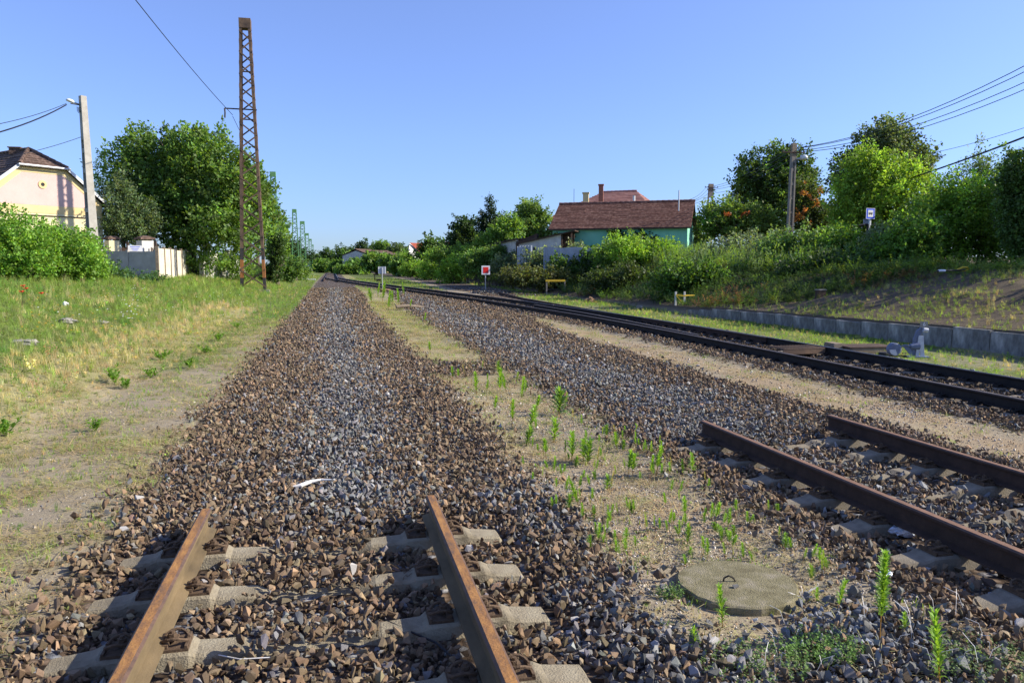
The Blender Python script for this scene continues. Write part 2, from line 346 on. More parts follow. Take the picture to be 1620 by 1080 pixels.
def z_dry(x, y):
    d = .5 + .5 * wob(x, y, 3.1, 5); band = edge(x + 2 * jit(x, y), -4.9, -2.9, .9) * (1 - sm(y, 34, 46))
    d = np.maximum(sm(d, .52, .95) * .5 * (x < 0), band * .8)
    d = np.maximum(d, (x > 13.4) * sm(.5 + .5 * wob(x, y, 1.8, 2), .40, .8) * .55 * (1 - sm(y, 19, 24)))
    d = np.maximum(d, edge(x + jit(x, y), 1.6, 3.0, .3) * .75 * sm(y, 6, 11) * (1 - z_ballast(x, y)))
    return np.maximum(d, edge(x, 8, 12.9) * sm(y, 40, 50) * .35)
def axis_x():
    a = np.arange(-9, 22.01, .125); l = -9 - np.cumsum(.2 * 1.09 ** np.arange(90)); r = 22 + np.cumsum(.2 * 1.09 ** np.arange(90)); return np.concatenate([l[::-1], a, r])
def axis_y():
    y = [-30, -15, -6, -3, -1, 0, .8, 1.4]
    while y[-1] < 3500: y.append(y[-1] + max(.11, .011 * y[-1] if y[-1] < 120 else .03 * y[-1]))
    return np.array(y)
ax_, ay_ = axis_x(), axis_y()
GX, GY = np.meshgrid(ax_, ay_); gx, gy = GX.ravel(), GY.ravel()
gz = tz(gx, gy); nx, ny = len(ax_), len(ay_)
ii = (np.arange(ny - 1)[:, None] * nx + np.arange(nx - 1)[None]).ravel()
mk = np.stack([z_ballast(gx, gy), z_sand(gx, gy), z_green(gx, gy)], 1)
mk2 = np.stack([z_dry(gx, gy), (gx > 13.36) * 1.0, gx * 0], 1)

def ground_material():
    m, n, p, out = newmat('ground_cover'); tc = nd(n, 'ShaderNodeTexCoord'); O = tc.outputs['Object']
    a1 = nd(n, 'ShaderNodeAttribute', attribute_name='mk'); a2 = nd(n, 'ShaderNodeAttribute', attribute_name='mk2')
    s1 = nd(n, 'ShaderNodeSeparateColor'); n.links.new(a1.outputs['Color'], s1.inputs[0]); s2 = nd(n, 'ShaderNodeSeparateColor'); n.links.new(a2.outputs['Color'], s2.inputs[0])
    n1 = noise(n, 2.2, 8, .65, O); n2 = noise(n, 38, 5, .7, O); n3 = noise(n, 140, 3, .7, O)
    dirt = mixc(n, .5, ramp(n, n1.outputs[0], [(.3, (.22, .18, .125)), (.7, (.34, .285, .20))]).outputs[0], ramp(n, n3.outputs[0], [(.35, (.15, .12, .08)), (.65, (.42, .36, .25))]).outputs[0])
    sand = mixc(n, .55, ramp(n, n1.outputs[0], [(.3, (.27, .21, .125)), (.7, (.40, .32, .195))]).outputs[0], ramp(n, n3.outputs[0], [(.3, (.20, .14, .09)), (.55, (.30, .22, .14)), (.75, (.50, .41, .29))]).outputs[0])
    vo = nd(n, 'ShaderNodeTexVoronoi'); vo.inputs['Scale'].default_value = 17; n.links.new(O, vo.inputs['Vector'])
    sc_ = nd(n, 'ShaderNodeSeparateColor'); n.links.new(vo.outputs['Color'], sc_.inputs[0])
    st = ramp(n, sc_.outputs[0], [(.0, (.05, .037, .028)), (.4, (.13, .092, .066)), (.7, (.20, .15, .11)), (.86, (.19, .20, .22)), (1, (.33, .33, .34))])
    edge_ = ramp(n, vo.outputs['Distance'], [(.25, (1, 1, 1)), (.75, (.35, .33, .31))])
    ball = mixc(n, 1.0, st.outputs[0], edge_.outputs[0], 'MULTIPLY')
    grs = mixc(n, .5, ramp(n, n1.outputs[0], [(.3, (.09, .13, .032)), (.5, (.15, .19, .05)), (.72, (.25, .24, .09))]).outputs[0], ramp(n, n2.outputs[0], [(.3, (.035, .055, .015)), (.7, (.16, .19, .06))]).outputs[0])
    dry = mixc(n, .5, ramp(n, n1.outputs[0], [(.3, (.28, .24, .12)), (.7, (.44, .38, .21))]).outputs[0], ramp(n, n2.outputs[0], [(.3, (.14, .11, .055)), (.7, (.46, .38, .21))]).outputs[0])
    slope = mixc(n, .5, ramp(n, n1.outputs[0], [(.3, (.055, .04, .028)), (.7, (.12, .09, .062))]).outputs[0], ramp(n, n2.outputs[0], [(.35, (.05, .04, .025)), (.7, (.22, .18, .12))]).outputs[0])  # brown soil, its dark tone partly standing in for shade on the bank
    def broke(f, lo=.35, hi=.65):          # mask edges broken up by noise
        ad = nd(n, 'ShaderNodeMath', operation='ADD'); n.links.new(f, ad.inputs[0])
        sb = nd(n, 'ShaderNodeMath', operation='MULTIPLY_ADD'); n.links.new(n2.outputs[0], sb.inputs[0]); sb.inputs[1].default_value = .9; sb.inputs[2].default_value = -.45
        n.links.new(sb.outputs[0], ad.inputs[1]); mr = nd(n, 'ShaderNodeMapRange'); mr.inputs[1].default_value = lo; mr.inputs[2].default_value = hi; n.links.new(ad.outputs[0], mr.inputs[0]); return mr.outputs[0]
    c = mixc(n, broke(s1.outputs[1]), dirt, sand); c = mixc(n, s2.outputs[1], c, slope)
    c = mixc(n, broke(s1.outputs[2]), c, grs); c = mixc(n, broke(s2.outputs[0], .5, 1.0), c, dry); c = mixc(n, broke(s1.outputs[0]), c, ball)
    n.links.new(c, p.inputs['Base Color']); p.inputs['Roughness'].default_value = .95; p.inputs['Specular IOR Level'].default_value = .1
    b1 = nd(n, 'ShaderNodeBump'); b1.inputs['Strength'].default_value = .7; b1.inputs['Distance'].default_value = .02; n.links.new(n2.outputs[0], b1.inputs['Height'])
    inv = nd(n, 'ShaderNodeMath', operation='MULTIPLY'); n.links.new(vo.outputs['Distance'], inv.inputs[0]); n.links.new(s1.outputs[0], inv.inputs[1])
    b2 = nd(n, 'ShaderNodeBump', invert=True); b2.inputs['Strength'].default_value = .9; b2.inputs['Distance'].default_value = .03
    n.links.new(inv.outputs[0], b2.inputs['Height']); n.links.new(b1.outputs[0], b2.inputs['Normal']); n.links.new(b2.outputs[0], p.inputs['Normal'])
    return m
M['ground'] = ground_material()
ground = mesh_np('ground', np.stack([gx, gy, gz], 1), np.stack([ii, ii + 1, ii + nx + 1, ii + nx], 1), 'ground', {'mk': ('POINT', mk), 'mk2': ('POINT', mk2)}, smooth=True)
tag(ground, 'open ground of soil, grass and track beds running to the horizon', kind='structure')

# ------------------------------------------------------------------ loose stones
LT_Y = [4.99 - .62 * k for k in range(6)]; RT_Y = [6.95 - .605 * k for k in range(9)]     # sleepers of the two cut-off tracks
LT_X, RT_X = -.105, 4.53
def in_view(P, mpx=260, mpy=140):
    v = P - EYE; d = v @ Fv; px = CX + FPX * (v @ Rv) / np.maximum(d, .01); py = CY - FPX * (v @ Uv) / np.maximum(d, .01)
    return (d > .3) & (px > -mpx) & (px < 1620 + mpx) & (py < 1080 + mpy)
def grid(x0, x1, y0, y1, s):
    X, Y = np.meshgrid(np.arange(x0, x1, s), np.arange(y0, y1, s)); X = X.ravel(); Y = Y.ravel()
    return X + RNG.uniform(-.5, .5, X.shape) * s, Y + RNG.uniform(-.5, .5, Y.shape) * s
def on_sleeper(x, y, r):
    m = np.zeros(len(x), bool)
    for xc, ys in ((LT_X, LT_Y), (RT_X, RT_Y)):
        d = np.abs(x - xc)
        for k, yy in enumerate(ys):
            hw = .098 - .02 * (d < .4)
            sleeper = (d < 1.22) & (np.abs(y - yy) < hw + r * .5)
            mid = (d < (.29 if xc < 0 else .12)) & (RNG.random(len(x)) < .9)
            m |= sleeper & ~mid
    yend = {LT_X: 5.34, RT_X: 7.32}
    for xc in (LT_X, RT_X): m |= (np.abs(np.abs(x - xc) - .75) < .075 + r * .6) & (y < yend[xc] + .01)
    return m
def grey_frac(x, y):
    g = .72 * np.exp(-((x - .15 - .25 * wob(x, y, 1.5)) / .5) ** 2) * sm(y, 4.9, 6.0)
    g = np.maximum(g, .70 * np.exp(-((x - 4.2 - .3 * wob(x, y, 1.2)) / .9) ** 2) * sm(y, 6.3, 7.4) * (1 - .4 * sm(y, 20, 40)))
    g = np.maximum(g, .45 * np.exp(-((x - 4.3) / .55) ** 2) * (y < 7))
    g = np.maximum(g, .62 * edge(x, 1.1, 2.9, .5) * (1 - sm(y, 3.6, 4.3)))
    g = np.maximum(g, .5 * (x > 8.9) * sm(y, 44, 50)); g = np.maximum(g, .35 * edge(x, 1.0, 1.7, .3) * edge(y, 4.6, 6.2, .5))
    return np.clip(.09 + g + .07 * wob(x, y, .8, 4), .02, .9)
def stones_in(x0, x1, y0, y1, s, r, zj):
    x, y = grid(x0, x1, y0, y1, s); n = len(x); rr = r * np.clip(RNG.lognormal(0, .22, n), .6, 1.5) * np.where(RNG.random(n) < .32, .6, 1.12)
    keep = RNG.random(n) < np.maximum(z_ballast(x, y), z_ballast(x, y, .8) * .75 * (y < 30)) * 1.02; keep &= ~on_sleeper(x, y, r)
    mx = main_x(y); d = np.abs(x - mx); keep &= ~((np.abs(d - .75) < .09 + r * .7) & (y < 100))
    ks = np.abs((y - 3.4 + .3) % .6 - .3); keep &= ~((ks < .10) & (d < 1.18) & (y < 60) & (RNG.random(n) < np.where(y < 24, .88, .4)))
    x, y, rr = x[keep], y[keep], rr[keep]; z = tz(x, y) + RNG.uniform(-.2, zj, len(x)) * rr
    for xc, ys in ((LT_X, LT_Y), (RT_X, RT_Y)):           # stones lying over the sunk middle of a sleeper
        for yy in ys: z = np.where((np.abs(x - xc) < .4) & (np.abs(y - yy) < .12), z + .055, z)
    P = np.stack([x, y, z], 1); v = in_view(P); return P[v], rr[v]
ST = [stone_template(k, 9 + k % 4, (.55, .7, .62, .5)[k % 4]) for k in range(14)]
Ps, Rr = [], []
for a in ((-2.4, 7.9, 1.9, 6.2, .0295, .0245, 1.5), (-2.4, 11, 6.2, 10, .033, .0245, 1.4), (-2.4, 11.2, 10, 17, .043, .027, 1.4), (-2.4, 11.2, 17, 30, .066, .035, 1.3), (-2.6, 12.5, 30, 60, .115, .046, 1.2)):
    P, r = stones_in(*a); Ps.append(P); Rr.append(r)
P = np.concatenate(Ps); r = np.concatenate(Rr); n = len(P)
def stone_cols(P, gf):
    n = len(P); g = RNG.random(n) < gf; b = np.clip(RNG.lognormal(-.03, .33, (n, 1)), .35, 2.0)
    brown = np.array([.198, .145, .092]) * (1 + RNG.normal(0, .035, (n, 3))); red = np.array([.215, .140, .082])
    brown = np.where(RNG.random((n, 1)) < .25, red, brown); grey = np.array([.205, .20, .188]) * (1 + RNG.normal(0, .03, (n, 3)))
    c = np.where(g[:, None], grey, brown) * b * .86; c = np.where(RNG.random((n, 1)) < .003, np.array([[.40, .38, .35]]), c); return np.clip(c, .02, .7)
dark = 1 - .45 * (np.abs(P[:, 0] - main_x(P[:, 1])) < 1.0)[:, None]      # oil and brake dust between the running rails
scatter('ballast', ST, P, RNG.uniform(0, 6.28, (n, 3)) * np.array([1, 1, 1]), np.stack([r * RNG.uniform(.85, 1.3, n), r, r * RNG.uniform(.8, 1.1, n)], 1), stone_cols(P, grey_frac(P[:, 0], P[:, 1])) * dark, RNG.integers(0, 14, n),
        'brown and blue grey crushed track stones covering the beds')
print('ballast stones', n)
# small pale pebbles on the sandy strips
Ps, Rr = [], []
for x0, x1, y0, y1, s, r in ((1.2, 3.4, 2.2, 6, .0155, .0070), (1.2, 3.4, 6, 12, .025, .0085), (5.7, 8.0, 5, 9, .032, .010), (5.7, 8, 9, 18, .06, .014), (-4, -1.3, 4, 11, .06, .008)):
    x, y = grid(x0, x1, y0, y1, s); n = len(x); k = RNG.random(n) < np.maximum(np.where(x < 4, .75 * edge(x, 1.3, 3.2, .3), z_sand(x, y)), .5 * (x < 0)) * (.6 + .4 * wob(x, y, .6)); x, y = x[k], y[k]; rr = r * RNG.lognormal(0, .35, len(x))
    P = np.stack([x, y, tz(x, y) + rr * .3], 1); v = in_view(P); Ps.append(P[v]); Rr.append(rr[v])
P = np.concatenate(Ps); r = np.concatenate(Rr); n = len(P); pal = np.array([(.42, .33, .22), (.52, .44, .33), (.38, .24, .13), (.30, .26, .22), (.19, .19, .20), (.46, .33, .20), (.66, .60, .52)])
PT = [stone_template(50 + k, 12, .7, True, 'pebble') for k in range(5)]
scatter('pebbles', PT, P, RNG.uniform(0, 6.28, (n, 3)), np.stack([r * 1.2, r, r * .8], 1), pal[RNG.integers(0, 7, n)] * RNG.uniform(.6, 1.1, (n, 1)), RNG.integers(0, 5, n), 'small pale and orange pebbles scattered over the sandy strips')
# clean grey stones heaped in front of the manhole lid
x, y = grid(1.85, 2.9, 2.75, 3.6, .030); k = RNG.random(len(x)) < np.exp(-((x - 2.42) / .30) ** 2 - ((y - 3.18) / .2) ** 2) * 1.5; k &= ((x - 2.19) ** 2 + (y - 3.79) ** 2) > .35 ** 2; x, y = x[k], y[k]; n = len(x)
rr = .020 * RNG.lognormal(0, .22, n); P = np.stack([x, y, tz(x, y) + rr * RNG.uniform(.4, 2.0, n)], 1)
hc = np.where(RNG.random((n, 1)) < .84, np.array([[.17, .178, .19]]), np.array([[.30, .20, .12]])) * RNG.lognormal(0, .3, (n, 1))
scatter('clean_gravel', ST, P, RNG.uniform(0, 6.28, (n, 3)), np.stack([rr * 1.2, rr, rr], 1), hc, RNG.integers(0, 14, n), 'heap of clean blue grey stones just in front of the round lid')

# ------------------------------------------------------------------ grass and low weeds
def blades(n, L, spread, wd, lean, rs):
    r = np.random.default_rng(rs); V, F = [], []
    for _ in range(n):
        a = r.uniform(0, 6.28); b = np.array([math.cos(a), math.sin(a), 0]); s = np.array([-b[1], b[0], 0]); ro = r.uniform(0, spread); c = r.uniform(0, 6.28)
        p0 = np.array([math.cos(c), math.sin(c), 0]) * ro; l = L * r.uniform(.45, 1.1); q = lean * r.uniform(.3, 1.2); w_ = wd * r.uniform(.7, 1.2)
        p1 = p0 + b * l * q * .3 + np.array([0, 0, l * .55]); p2 = p0 + b * l * q + np.array([0, 0, l * (1 - .25 * q)]); o = len(V)
        V += [p0 - s * w_, p0 + s * w_, p1 + s * w_ * .7, p1 - s * w_ * .7, p2]; F += [(o, o + 1, o + 2, o + 3), (o + 3, o + 2, o + 4)]
    return V, F
def leafy(n, hgt, rad, ls, rs, up=.5):
    """a sprig: leaves along a few stems"""
    r = np.random.default_rng(rs); V, F = [], []; stems = max(2, n // 14)
    tips = [np.array([r.normal() * rad * .6, r.normal() * rad * .6, hgt * r.uniform(.6, 1.05)]) for _ in range(stems)]
    for t in tips:
        s = np.array([.002 + .004 * hgt, 0, 0]); o = len(V); V += [-s, s, t + s * .4, t - s * .4]; F += [(o, o + 1, o + 2, o + 3)]
    for _ in range(n):
        t = tips[r.integers(stems)]; f = r.uniform(.15, 1) ** .8; c = t * f; a = r.uniform(0, 6.28); d = np.array([math.cos(a), math.sin(a), r.uniform(-.2, up * 2)]); d /= np.linalg.norm(d)
        sd = np.cross(d, (0, 0, 1)); sd /= np.linalg.norm(sd) + 1e-6; l = ls * r.uniform(.6, 1.2) * (1.15 - .5 * f); o = len(V)
        V += [c, c + d * l * .5 + sd * l * .24 + np.array([0, 0, l * .08]), c + d * l, c + d * l * .5 - sd * l * .24 + np.array([0, 0, l * .08])]; F += [(o, o + 1, o + 2, o + 3)]
    return V, F
G_ = [template('tuft', *blades(22, .20, .08, .0035, .55, 1), 'blade'), template('tuft', *blades(18, .27, .07, .003, .4, 2), 'blade'), template('tuft', *blades(26, .12, .11, .004, .8, 3), 'blade'),
      template('tuft', *leafy(26, .14, .10, .055, 4), 'blade'), template('tuft', *leafy(34, .26, .09, .06, 5), 'blade')]
S_ = [template('sprig', *leafy(70, .45, .34, .13, 11, .2), 'blade'), template('sprig', *leafy(60, .6, .30, .12, 12, .4), 'blade'), template('sprig', *leafy(70, .32, .42, .14, 13, .1), 'blade'), template('sprig', *leafy(40, .85, .16, .09, 14, .8), 'blade')]
def green_cols(n, kind):
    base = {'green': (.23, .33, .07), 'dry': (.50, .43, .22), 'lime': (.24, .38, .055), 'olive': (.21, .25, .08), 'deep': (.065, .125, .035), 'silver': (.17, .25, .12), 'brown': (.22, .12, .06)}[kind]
    return np.array(base) * RNG.lognormal(0, .2, (n, 1)) * (1 + RNG.normal(0, .06, (n, 3)))
def grass_patch(name, boxes, dens, label, mixf, ids, hs=1.0, side='blade'):
    Ps, Cs, Ss = [], [], []
    for x0, x1, y0, y1, s, k in boxes:
        x, y = grid(x0, x1, y0, y1, s); keep = RNG.random(len(x)) < dens(x, y); x, y = x[keep], y[keep]; P = np.stack([x, y, tz(x, y) - .005], 1); v = in_view(P, 200, 60); P = P[v]
        c, hsc = mixf(P); Ps.append(P); Cs.append(c); Ss.append(k * hsc)
    P = np.concatenate(Ps); c = np.concatenate(Cs); s = np.concatenate(Ss) * hs; n = len(P); rot = np.stack([RNG.normal(0, .12, n), RNG.normal(0, .12, n), RNG.uniform(0, 6.28, n)], 1)
    print(name, n); return scatter(name, G_ if side == 'blade' else S_, P, rot, np.stack([s, s, s * RNG.uniform(.7, 1.25, n)], 1), c, ids(P), label)
def mix_left(P):
    n = len(P); x, y = P[:, 0], P[:, 1]; d = np.clip(z_dry(x, y) * .75 * (y < 34) + .07, 0, 1); t = RNG.random(n); c = green_cols(n, 'green'); o = green_cols(n, 'olive'); dr = green_cols(n, 'dry')
    c = np.where((RNG.random(n) < .22)[:, None], o, c); c = np.where((wob(x, y, 1.1, 6) > .45)[:, None], c * np.array([.62, .85, .7]), c); return np.where((t < d)[:, None], dr, c), RNG.uniform(.6, 1.15, n) * (1 - .35 * (x > -3.6))
def ids_mix(P): return RNG.choice([0, 1, 2, 3, 4], len(P), p=[.32, .22, .24, .14, .08])
grass_patch('grass', [(-14, -1.4, 4.2, 12, .105, .62), (-22, -1.6, 12, 24, .15, .95), (-30, -1.6, 24, 62, .26, 1.5), (1.6, 9, 44, 95, .4, 1.5), (-12, -1.7, 62, 130, .5, 1.8)],
            lambda x, y: np.clip(z_green(x, y) * .95 + .0, 0, 1) * (.55 + .45 * (wob(x, y, .7, 8) > -.6)), 'rough green and straw coloured meadow grass left of the stones', mix_left, ids_mix)
def mix_dirt(P):
    n = len(P); return np.where((RNG.random(n) < .45)[:, None], green_cols(n, 'dry'), green_cols(n, 'green')), RNG.uniform(.25, .65, n)
grass_patch('sparse_grass', [(-3.6, -1.3, 3.2, 26, .10, .55), (1.6, 3.0, 2.6, 12, .12, .42), (1.7, 3.2, 12, 50, .15, .8), (5.9, 7.6, 6, 9.5, .16, .5)], lambda x, y: (.55 + .45 * (x < 0)) * sm(wob(x, y, .55, 2), -.45, .5) * (1 - z_ballast(x, y)) * np.where(x > 5, edge(x, 6.1, 6.6), 1),
            'thin dry tufts on the bare soil beside the stones', mix_dirt, lambda P: RNG.choice([0, 1, 2, 3], len(P), p=[.2, .2, .3, .3]))
def mix_right(P):
    n = len(P); x, y = P[:, 0], P[:, 1]; c = green_cols(n, 'lime'); c = np.where((RNG.random(n) < .35)[:, None], green_cols(n, 'olive'), c); return np.where((RNG.random(n) < .22)[:, None], green_cols(n, 'dry'), c), RNG.uniform(.45, .9, n)
grass_patch('verge_grass', [(10.3, 13.34, 7, 26, .12, .7), (10.4, 13.8, 26, 60, .2, 1.0), (12, 14.2, 60, 130, .45, 1.6)], lambda x, y: z_green(x, y) * .95, 'short bright grass between the running track and the low wall', mix_right, ids_mix)
def mix_slope(P):
    n = len(P); x, y = P[:, 0], P[:, 1]; d = z_dry(x, y); c = green_cols(n, 'olive'); c = np.where((RNG.random(n) < .3)[:, None], green_cols(n, 'green'), c); return np.where((RNG.random(n) < d * .8)[:, None], green_cols(n, 'dry') * .8, c), RNG.uniform(.4, 1.0, n)
grass_patch('slope_grass', [(13.4, 30, 8, 27, .15, .9)], lambda x, y: .35 + .65 * sm(wob(x, y, 1.3, 2), -.4, .4), 'patchy dry grass on the bare brown slope above the low wall', mix_slope, ids_mix)
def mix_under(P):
    n = len(P); x, y = P[:, 0], P[:, 1]; h = (x - 13.3) / 6.5; c = green_cols(n, 'deep') * .85; c = np.where((RNG.random(n) < .12 + .5 * (h > .75))[:, None], green_cols(n, 'green') * .75, c)  # deep greens stand in for shade on the lower bank; brighter above
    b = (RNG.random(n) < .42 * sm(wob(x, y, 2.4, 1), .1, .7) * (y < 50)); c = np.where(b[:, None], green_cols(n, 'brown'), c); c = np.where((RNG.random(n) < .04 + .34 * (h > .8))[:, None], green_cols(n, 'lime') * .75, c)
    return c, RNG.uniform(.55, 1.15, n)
grass_patch('undergrowth', [(14.5, 26, 13, 23.5, .26, .7), (13.5, 21, 21.5, 45, .28, .85), (13.7, 22, 45, 90, .42, 1.25), (12.6, 24, 90, 200, .8, 2.0), (-16, -6, 56, 130, .7, 1.7)], lambda x, y: np.where(x > 0, sm(x + 1.2 * jit(x, y) + .6 * wob(x, y, 1.2), 13.2, 13.9), .85) * np.where((x > 13) & (y < 25), np.maximum(sm(x - 13.4 + (y - 19.5) * 1.3 + 1.5 * wob(x, y, 1.4, 3), 4.3, 6.5), .22 * sm(wob(x, y, .9, 12), .1, .6)), 1), 'dense undergrowth of leafy weeds on the embankment, darkened low down for shade', mix_under, lambda P: RNG.choice([0, 1, 2, 3], len(P), p=[.35, .25, .35, .05]), 1.0, 'sprig')
def mix_tall(P):
    n = len(P); c = green_cols(n, 'silver'); return np.where((RNG.random(n) < .45)[:, None], green_cols(n, 'lime'), c), RNG.uniform(.8, 1.2, n)
grass_patch('tall_weeds', [(18.3, 24, 27, 52, .30, 1.15)], lambda x, y: .9 + 0 * x, 'tall pale green weeds along the crest of the embankment', mix_tall, lambda P: RNG.choice([1, 3], len(P)), 1.0, 'sprig')

def straws(n, L, rs):
    r = np.random.default_rng(rs); V, F = [], []
    for _ in range(n):
        a = r.uniform(0, 6.28); c = r.normal(0, .07, 2); l = L * r.uniform(.4, 1.3); d = np.array([math.cos(a), math.sin(a), r.uniform(-.05, .25)]); s = np.array([-d[1], d[0], 0]) * .0016; p0 = np.array([c[0], c[1], r.uniform(.003, .015)]); o = len(V); V += [p0 - s, p0 + s, p0 + d * l + s, p0 + d * l - s]; F.append((o, o + 1, o + 2, o + 3))
    return V, F
LI = [template('straw', *straws(22, .10, 1), 'blade'), template('straw', *straws(16, .15, 2), 'blade'), template('straw', *blades(16, .05, .08, .0022, .9, 7), 'blade'), template('straw', *leafy(14, .03, .07, .022, 8), 'blade')]
Ps = []
for x0, x1, y0, y1, st_ in ((-3.7, -1.2, 3, 9, .085), (-3.7, -1.2, 9, 28, .13), (1.4, 3.2, 2.4, 9, .075), (1.5, 3.2, 9, 40, .13), (5.9, 7.8, 4.5, 12, .16), (5.9, 7.8, 12, 30, .22)):
    x, y = grid(x0, x1, y0, y1, st_); k = (((x - 2.19) ** 2 + (y - 3.79) ** 2) > .36 ** 2) & (RNG.random(len(x)) < (1 - z_ballast(x, y)) * (.25 + .75 * sm(wob(x, y, .5, 6), -.5, .6)) * np.where((x > 0) & (y < 9), .33, np.where(x < 0, .95, 1))); P = np.stack([x[k], y[k], tz(x[k], y[k]) + .002], 1); Ps.append(P[in_view(P)])
P = np.concatenate(Ps); n = len(P); kk = RNG.random(n); li = np.where(kk < .38, 0, np.where(kk < .6, 1, np.where(kk < .82, 2, 3))); cc_ = np.where((li < 2)[:, None], green_cols(n, 'dry') * .9, np.where((RNG.random(n) < .6)[:, None], green_cols(n, 'green'), green_cols(n, 'olive')))
s_ = RNG.uniform(.6, 1.3, n) * (1 + .03 * P[:, 1]); o_ = scatter('straw_litter', LI, P, np.stack([n * [0], n * [0], RNG.uniform(0, 6.28, n)], 1), np.stack([s_, s_, s_], 1), cc_, li, 'dead straw and tiny seedlings lying on the bare soil strips')

# ------------------------------------------------------------------ railway tracks
M['rail_edge'] = simple('dark_rail_edge', (.085, .055, .042), (.17, .10, .065), 16, .6, .3, .2, 90)
RAIL = [(-.0625, 0), (.0625, 0), (.0625, .010), (.010, .028), (.0085, .115), (.032, .124), (.035, .130), (.035, .145), (.023, .155), (-.023, .155), (-.035, .145), (-.035, .130), (-.032, .124), (-.0085, .115), (-.010, .028), (-.0625, .010)]
def rail_mesh(path, side, top, parent, label=None):
    """path: list of (x, y, z of the foot)"""
    mb = MB(); path = [np.array(p, float) for p in path]; n = len(RAIL); vs = []
    for i, p in enumerate(path):
        t = path[min(i + 1, len(path) - 1)] - path[max(i - 1, 0)]; t /= np.linalg.norm(t); u = np.cross(t, (0, 0, 1)); u /= np.linalg.norm(u)
        for a, b in RAIL: vs.append(p + u * a + np.array([0, 0, b]))
    fs, ms = [], []
    for i in range(len(path) - 1):
        for k in range(n):
            fs.append((i * n + k, i * n + (k + 1) % n, (i + 1) * n + (k + 1) % n, (i + 1) * n + k)); ms.append(1 if k == 8 else 2 if k in (7, 9) else 0)
    mb.add(vs, fs, 0); mb.m = ms; mb.add([vs[k] for k in range(n)], [tuple(range(n))], 0); mb.add(vs[-n:], [tuple(range(n))], 0)
    o = mb.build('rail', [side, top, 'rail_edge'], parent)
    if label: o['label'] = label
    return o
def sleeper_mesh(mat, half=1.2):
    st = [(-half, -.05, .075, .12), (-half + .02, -.022, .08, .125), (-1.00, -.004, .088, .13), (-.96, .014, .092, .135), (-.56, .014, .092, .135), (-.53, -.004, .082, .13), (-.33, -.012, .078, .125), (-.24, -.046, .06, .11), (0, -.052, .055, .10)]
    st = st + [(-a, b, c, d) for a, b, c, d in st[-2::-1]]; mb = MB(); vs = []
    for x, zt, h1, h2 in st: vs += [(x, -h2, -.16), (x, -h1 - .004, zt - .012), (x, -h1 + .01, zt), (x, h1 - .01, zt), (x, h1 + .004, zt - .012), (x, h2, -.16)]
    n = 6; fs = [(i * n + k, (i + 1) * n + k, (i + 1) * n + (k + 1) % n, i * n + (k + 1) % n) for i in range(len(st) - 1) for k in range(n)]
    fs += [tuple(range(n)), tuple((len(st) - 1) * n + k for k in range(n))[::-1]]; return mb.add(vs, fs)
def clip_mesh(sx, side):
    """baseplate half, bolt with nut and looped spring on one side of the rail; sx = rail centre, side = -1/+1"""
    mb = MB(); x0 = sx + side * .125; mb.box((x0, 0, .021), (.125, .15, .014)); mb.box((sx + side * .084, 0, .036), (.026, .13, .022))
    mb.box((sx + side * .178, 0, .030), (.012, .15, .022))
    bx = sx + side * .108; mb.tube([(bx, 0, .02), (bx, 0, .088)], .011, n=8); mb.lathe((bx, 0, .058), [(.020, 0), (.020, .018)], n=6)
    for q in (-1, 1):
        pts = [(bx - side * .045 + side * .115 * (1 - math.cos(a)) / 2 * 1.0, q * (.014 + .040 * math.sin(a)), .043 + .026 * math.sin(a) ** 2) for a in np.linspace(0, math.pi, 9)]
        mb.tube(pts, .0085, n=6)
    mb.box((bx, 0, .052), (.055, .05, .010)); return mb
def make_track(name, label, xc, ys, yends, smat, rside, rtop, zoff=0.0, gauge_half=.75, ystart=-2.5):
    t = empty(name, (xc, 3, 0), label, 'railway track')
    for s, ye in zip((-1, 1), yends): rail_mesh([(xc + s * gauge_half, ystart, .027), (xc + s * gauge_half, 1.5, .027), (xc + s * gauge_half, ye, .027)], rside, rtop, t)
    base = None
    for k, y in enumerate(ys):
        if base is None:
            base = sleeper_mesh(smat).build('sleeper', smat, None); base.parent = t; clips = []
            for s in (-1, 1):
                for q in (-1, 1): c = clip_mesh(s * gauge_half, q).build('rail_clip', 'clip', None); c.parent = base; clips.append(c)
            o = base
        else:
            o = base.copy(); COL.objects.link(o); o.parent = t
            for c in clips: d = c.copy(); COL.objects.link(d); d.parent = o
        o.location = (RNG.normal(0, .012), y - 3, RNG.normal(0, .003)); o.rotation_euler = (0, 0, RNG.normal(0, .006))
    return t
make_track('railway_track', 'orange rusted track cut off in the stones, nearest the camera', LT_X, LT_Y + [.65, .03, -.6], (5.34, 5.30), 'sleeper', 'rust', 'rust_top')
make_track('railway_track', 'dark brown cut off track between the weeds and the sandy path', RT_X, RT_Y, (7.32, 7.30), 'sleeper2', 'rust_dark', 'rust_top2')
